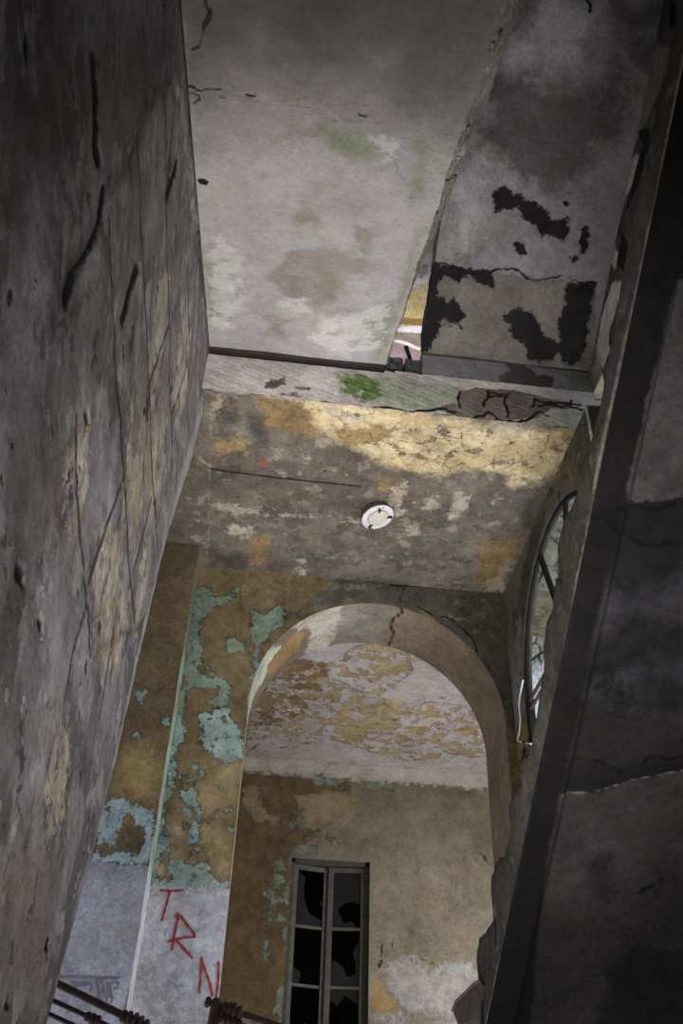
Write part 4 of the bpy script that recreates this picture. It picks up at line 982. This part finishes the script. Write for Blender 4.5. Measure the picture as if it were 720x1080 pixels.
def ledge():
    mb = MB(); mb.box((XB + .012, YB + .0, ZA - .04), (XM, YB + .3, ZA)); return mb
o = ledge().build('landing_nosing', m_dk, None); o.parent = tb; o.location = -Vector(tb.location)
tag(chunk('rubble_block', 407, 425, 376, 392, YB + .02, ''), 'blackened rubble block on the landing edge, left one in the gap between flights', 'rubble')
tag(chunk('rubble_block', 427, 444, 379, 394, YB + .02, ''), 'blackened rubble block beside the right flight, right one in the gap between flights', 'rubble')
pa = Plane((0, YB + .12, 0), (1, 0, 0), (0, 0, 1)); a0 = pa.hit(434, 384); a1 = pa.hit(428, 366)
mb = MB(); mb.tube([a0 - np.array((0, 0, .03)), a0, a1], [.016, .016, .019], 8)
tag(mb.build('iron_stub', m_iron), 'short black iron stub sticking up from the rubble in the gap', 'iron bar')

# ------------------------------------------------------------------ shell that closes the rest of the house
mb = MB(); mb.box((-3.2, -2.6, FZ - .1), (XR + TK, Y1 + .1, FZ)); mb.box((-1.75, Y1 + .1, FZ - .1), (4.55, Y3 + .1, FZ)); struct(mb.build('floor', plain('dusty_floor', (.22, .20, .175), .95)))
mb = MB(); mb.box((-3.3, -2.6, FZ), (-3.2, Y1, H + .2)); struct(mb.build('wall_outer_left', m_dim))
mb = MB(); mb.box((-3.2, -2.7, FZ), (XS + .1, -2.6, 11.3)); struct(mb.build('wall_behind', m_dim))
mb = MB(); mb.box((-3.2, -2.6, H + .002), (-1.04, Y1, H + .1)); mb.box((-3.2, YP, FZ), (-2.0, YP + .1, H)); struct(mb.build('wall_left_side_room', m_dim))
mb = MB(); mb.box((XS + .001, -2.6, FZ), (XS + .15, -.6, 11.3)); struct(mb.build('wall_right_rear', m_dim))
mb = MB(); mb.box((-1.6, Y1, H + .002), (4.4, Y3 + .3, H + .08)); struct(mb.build('ceiling_slab_far', m_dim))

# ------------------------------------------------------------------ CEILING LAMP
m_lw = plain('grubby_white_enamel', (.50, .49, .50), .5, var=.15, sc=12, bump=.0005)
m_lr = plain('dark_rusted_rim', (.10, .085, .07), .7, .3)
m_lc = plain('yellowed_white_centre', (.44, .40, .35), .6, var=.15)
L0 = Vector((.84, 6.0, H))
lamp = thing('ceiling_lamp', 'round white lamp base hanging askew under the stained landing ceiling', 'ceiling lamp', L0)
def lathe(prof, n=40):
    v = []; f = []
    for r, z in prof:
        for k in range(n):
            a = 2 * math.pi * k / n; v.append((r * math.cos(a), r * math.sin(a), z))
    m = len(prof)
    for i in range(m - 1):
        for k in range(n): f.append((i*n+k, (i+1)*n+k, (i+1)*n+(k+1)%n, i*n+(k+1)%n))
    return v, f
tilt = Matrix.Translation((0, 0, -.03)) @ Matrix.Rotation(math.radians(-6), 4, 'X') @ Matrix.Rotation(math.radians(-16), 4, 'Y')
def lp(name, prof, m, lab=None, n=40):
    mb = MB(); v, f = lathe(prof, n); mb.add([tilt @ Vector(p) + Vector((0, 0, -.018)) for p in v], f)
    o = mb.build(name, m, lamp, smooth=False)
    if lab: o['label'] = lab
    return o
lp('rim', [(0.0001, .022), (.120, .022), (.130, .012), (.136, -.01), (.140, -.028), (.138, -.038)], m_lr, 'dark rusty rim')
lp('plate', [(.138, -.037), (.136, -.043), (.118, -.050), (.094, -.050), (.088, -.044), (.086, -.041)], m_lw)
lp('centre_disc', [(.086, -.040), (.086, -.056), (.080, -.062), (.04, -.066), (.0001, -.067)], m_lc, 'yellowed centre disc')
def clip_at(a, r=.092):
    mb = MB(); ca, sa = math.cos(a), math.sin(a)
    vs = MB(); vs.obox((r * ca, r * sa, -.058), (.020 * ca, .020 * sa, 0), (-.007 * sa, .007 * ca, 0), (0, 0, .008)); vs.obox(((r + .018) * ca, (r + .018) * sa, -.064), (.006 * ca, .006 * sa, .0), (-.007 * sa, .007 * ca, 0), (0, 0, .012))
    for v in vs.v: mb.v.append(np.array([tuple(tilt @ Vector(p) + Vector((0, 0, -.018))) for p in v]))
    mb.f = vs.f; mb.n = vs.n
    o = mb.build('clip', m_iron, lamp)
def px_ang(px, py):
    r = ray(px, py); p = r * (H / r[2]); return math.atan2(p[1] - L0.y, p[0] - L0.x)
for px, py in ((398.5, 526), (410, 538), (386.5, 544)): clip_at(px_ang(px, py))
for px, py in ((405, 524), (390.5, 546)):
    a = px_ang(px, py); mb = MB(); v, f = lathe([(.006, 0), (.006, -.004), (.0001, -.005)], 10)
    c = Vector((.118 * math.cos(a), .118 * math.sin(a), -.050))
    mb.add([tilt @ (Vector(p) + c) + Vector((0, 0, -.018)) for p in v], f); mb.build('screw', m_iron, lamp)
# mounting stem into the ceiling
mb = MB(); mb.tube([(0, 0, .0), (0, 0, -.055)], .03, 16); mb.build('mounting_stem', m_lr, lamp)
# surface conduit wire along the ceiling to the lamp
mb = MB()
pts = [Plane((0, 0, H - .006), (1, 0, 0), (0, 1, 0)).hit(*p) for p in ZC([(35,440),(100,450),(200,463),(300,475),(400,485),(480,493),(560,502)])]
mb.tube(pts, .005, 6)
tag(mb.build('ceiling_wire', m_iron), 'thin dark wire running along the stained ceiling to the lamp', 'wire')

# ------------------------------------------------------------------ hanging white cable and twig at the arched window
pc = Plane((XR - .03, 0, 0), (0, 1, 0), (0, 0, 1))
ZK = lambda pts: T(520, 480, 3.375, pts)
def smoothpath(P, k=6):
    P = [np.array(p) for p in P]; out = []
    for i in range(len(P) - 1):
        a, b, c, d = P[max(i-1,0)], P[i], P[i+1], P[min(i+2, len(P)-1)]
        for j in range(k):
            t = j / k; out.append(.5 * ((2*b) + (-a+c)*t + (2*a-5*b+4*c-d)*t*t + (-a+3*b-3*c+d)*t**3))
    out.append(P[-1]); return out
mb = MB(); mb.tube(smoothpath([pc.hit(*p) for p in ZK([(106,800),(98,840),(92,890),(96,940),(92,990),(86,1012),(100,1022),(135,1028)])]), .0065, 6)
tag(mb.build('hanging_cable', plain('white_cable', (.78, .78, .80), .5, var=.05)), 'thin white cable hanging down beside the arched window', 'cable')
pt = Plane((XR + .10, 0, 0), (0, 1, 0), (0, 0, 1))
tw = thing('bare_twig', 'dark bare twig curving across the bottom of the arched window', 'twig', tuple(pt.hit(*ZK([(110,780)])[0])))
tb0 = Vector(tw.location)
mb = MB(); mb.tube(smoothpath([pt.hit(*p) for p in ZK([(110,785),(122,752),(145,722),(170,706),(190,695)])]), .008, 6); part(mb, 'stem', m_iron, tw, tb0)
for a in ([(122,752),(130,775)], [(145,722),(150,740)], [(135,735),(118,740)]):
    mb = MB(); mb.tube([pt.hit(*p) for p in ZK(a)], [.006, .003], 5); part(mb, 'side_shoot', m_iron, tw, tuple(pt.hit(*ZK(a)[0])))
# little black bracket under the cable
bq = pc.hit(*ZK([(120, 1052)])[0])
mb = MB(); mb.box((bq[0] - .02, bq[1] - .05, bq[2] - .035), (bq[0] + .03, bq[1] + .05, bq[2] + .03)); mb.tube([(bq[0] - .02, bq[1] - .05, bq[2] + .01), (bq[0] - .05, bq[1] - .08, bq[2] + .03)], .012, 8)
tag(mb.build('wall_bracket', m_iron), 'small black bracket on the wall below the white cable', 'bracket')

# ------------------------------------------------------------------ GRAFFITI T R N (red) and scratched drawing
m_red = plain('red_spray_paint', (.36, .035, .035), .6, var=.35, sc=20)
gr = thing('graffiti', 'red painted letters T R N on the white lower wall beside the arch', 'graffiti', tuple(Plane((0, Y1 - .003, 0), (1, 0, 0), (0, 0, 1)).hit(200, 990)))
pg = Plane((0, Y1 - .004, 0), (1, 0, 0), (0, 0, 1))
ZT = lambda pts: T(0, 700, 2.77, pts)
SK = [0]
def stroke(mb, pts, wdt, plane):
    SK[0] += 1; P = [p - np.array((0, .0006 * (SK[0] % 5), 0)) for p in smoothpath([plane.hit(*p) for p in pts], 6)]
    v = []; f = []
    for i, p in enumerate(P):
        d = P[min(i+1, len(P)-1)] - P[max(i-1, 0)]; d /= np.linalg.norm(d) + 1e-9
        nn = np.cross(d, plane.N); ww = wdt * (1 + .25 * math.sin(i * 1.7)) * (.55 if i in (0, len(P) - 1) else 1)
        v += [p + nn * ww, p - nn * ww, p + nn * ww + np.array((0, .003, 0)), p - nn * ww + np.array((0, .003, 0))]
    for i in range(len(P) - 1):
        a = i * 4; f += [(a, a+1, a+5, a+4), (a, a+4, a+6, a+2), (a+1, a+3, a+7, a+5)]
    mb.add(v, f)
for L in ([[(466,662),(500,664),(536,662)], [(497,664),(486,705),(472,752)]],
          [[(523,733),(510,790),(502,838)], [(512,742),(522,733),(548,765),(570,796),(540,800),(488,813)], [(515,808),(540,835),(563,862)]],
          [[(588,856),(586,910),(582,964)], [(588,862),(600,900),(614,940),(620,975)], [(638,870),(637,925),(630,978)]]):
    mb = MB()
    for s_ in L: stroke(mb, ZT(s_), .0075, pg)
    part(mb, 'letter', m_red, gr, tuple(gr.location))
pg2 = Plane((0, YP - .004, 0), (1, 0, 0), (0, 0, 1))
ZS = lambda pts: T(40, 1010, 6.0, pts)
m_sk = plain('grey_pencil_marks', (.17, .15, .20), .8, var=.4)
sk = thing('wall_drawing', 'grey scratched box drawing on the white pier above the iron railing', 'drawing', tuple(pg2.hit(90, 1035)))
for k, ss in enumerate(([[(120,128),(250,126),(400,132),(520,130)]], [[(240,160),(330,165),(330,220)], [(240,160),(245,180),(330,170)], [(200,150),(225,165),(240,190)]], [[(360,140),(375,200),(380,270)], [(400,140),(405,200),(400,270)], [(430,150),(440,200),(432,280)], [(470,160),(500,155),(510,180)], [(480,200),(505,195)], [(455,160),(452,235),(470,262),(455,290)]])):
    mb = MB()
    for s_ in ss: stroke(mb, ZS(s_), .007 if k == 0 else .0045, pg2)
    part(mb, 'line_group', m_sk, sk, tuple(sk.location))

# ------------------------------------------------------------------ IRON RAILING
m_rust = plain('rusty_brown_iron', (.085, .048, .045), .75, .2, var=.5, sc=30, bump=.003)
YRL = 4.5
pr = Plane((0, YRL, 0), (1, 0, 0), (0, 0, 1))
def bead_rod(parent, p0, p1, r, beads, depth0=0, depth1=0, name='bar'):
    a = pr.hit(*p0) + np.array((0, depth0, 0)); b = pr.hit(*p1) + np.array((0, depth1, 0)); mb = MB(); mb.tube([a, b], r, 10)
    o = part(mb, name, m_rust, parent, tuple(a)); d = (b - a) / np.linalg.norm(b - a)
    for (q, rr) in beads:
        c = pr.hit(*q); t = (c - a) @ d; c = a + d * t
        mb = MB(); prof = [(-.0125, .5), (-.009, .85), (0, 1), (.009, .85), (.0125, .5)]
        mb.tube([c + d * k for k, _ in prof], [rr * g for _, g in prof], 12); part(mb, 'collar', m_rust, o, tuple(c))
    return o
rl = thing('iron_railing', 'rusty iron railing bars with beaded collars below the left wall edge', 'railing', tuple(pr.hit(90, 1060)), 'rusty iron railing pieces')
bead_rod(rl, (45,1030), (200,1105), .016, [((131,1070),.026),((136.5,1072),.032),((142.5,1075),.036),((148,1078),.034),((154,1081),.03)])
bead_rod(rl, (40,1048), (160,1103), .010, [((91,1075),.02),((96,1077.5),.024),((101,1080),.024)])
bead_rod(rl, (35,1062), (140,1110), .010, [])
rr_ = thing('iron_railing', 'rusty iron stub post with a beaded bar in front of the red N', 'railing', tuple(pr.hit(240, 1070)), 'rusty iron railing pieces')
a = pr.hit(229, 1055); b = pr.hit(217, 1120)
mb = MB(); mb.tube([a + np.array((0, 0, .008)), a, b], [.014, .024, .024], 12); part(mb, 'post', m_rust, rr_, tuple(b))
bead_rod(rr_, (216,1056), (330,1094), .013, [((219,1057),.024),((238,1059),.026),((243,1061),.032),((248,1063),.036),((253.5,1065),.032)])
bead_rod(rr_, (228,1072), (310,1100), .010, [((235,1074),.022),((240,1075.5),.026),((246,1078),.024),((252,1080),.02)])
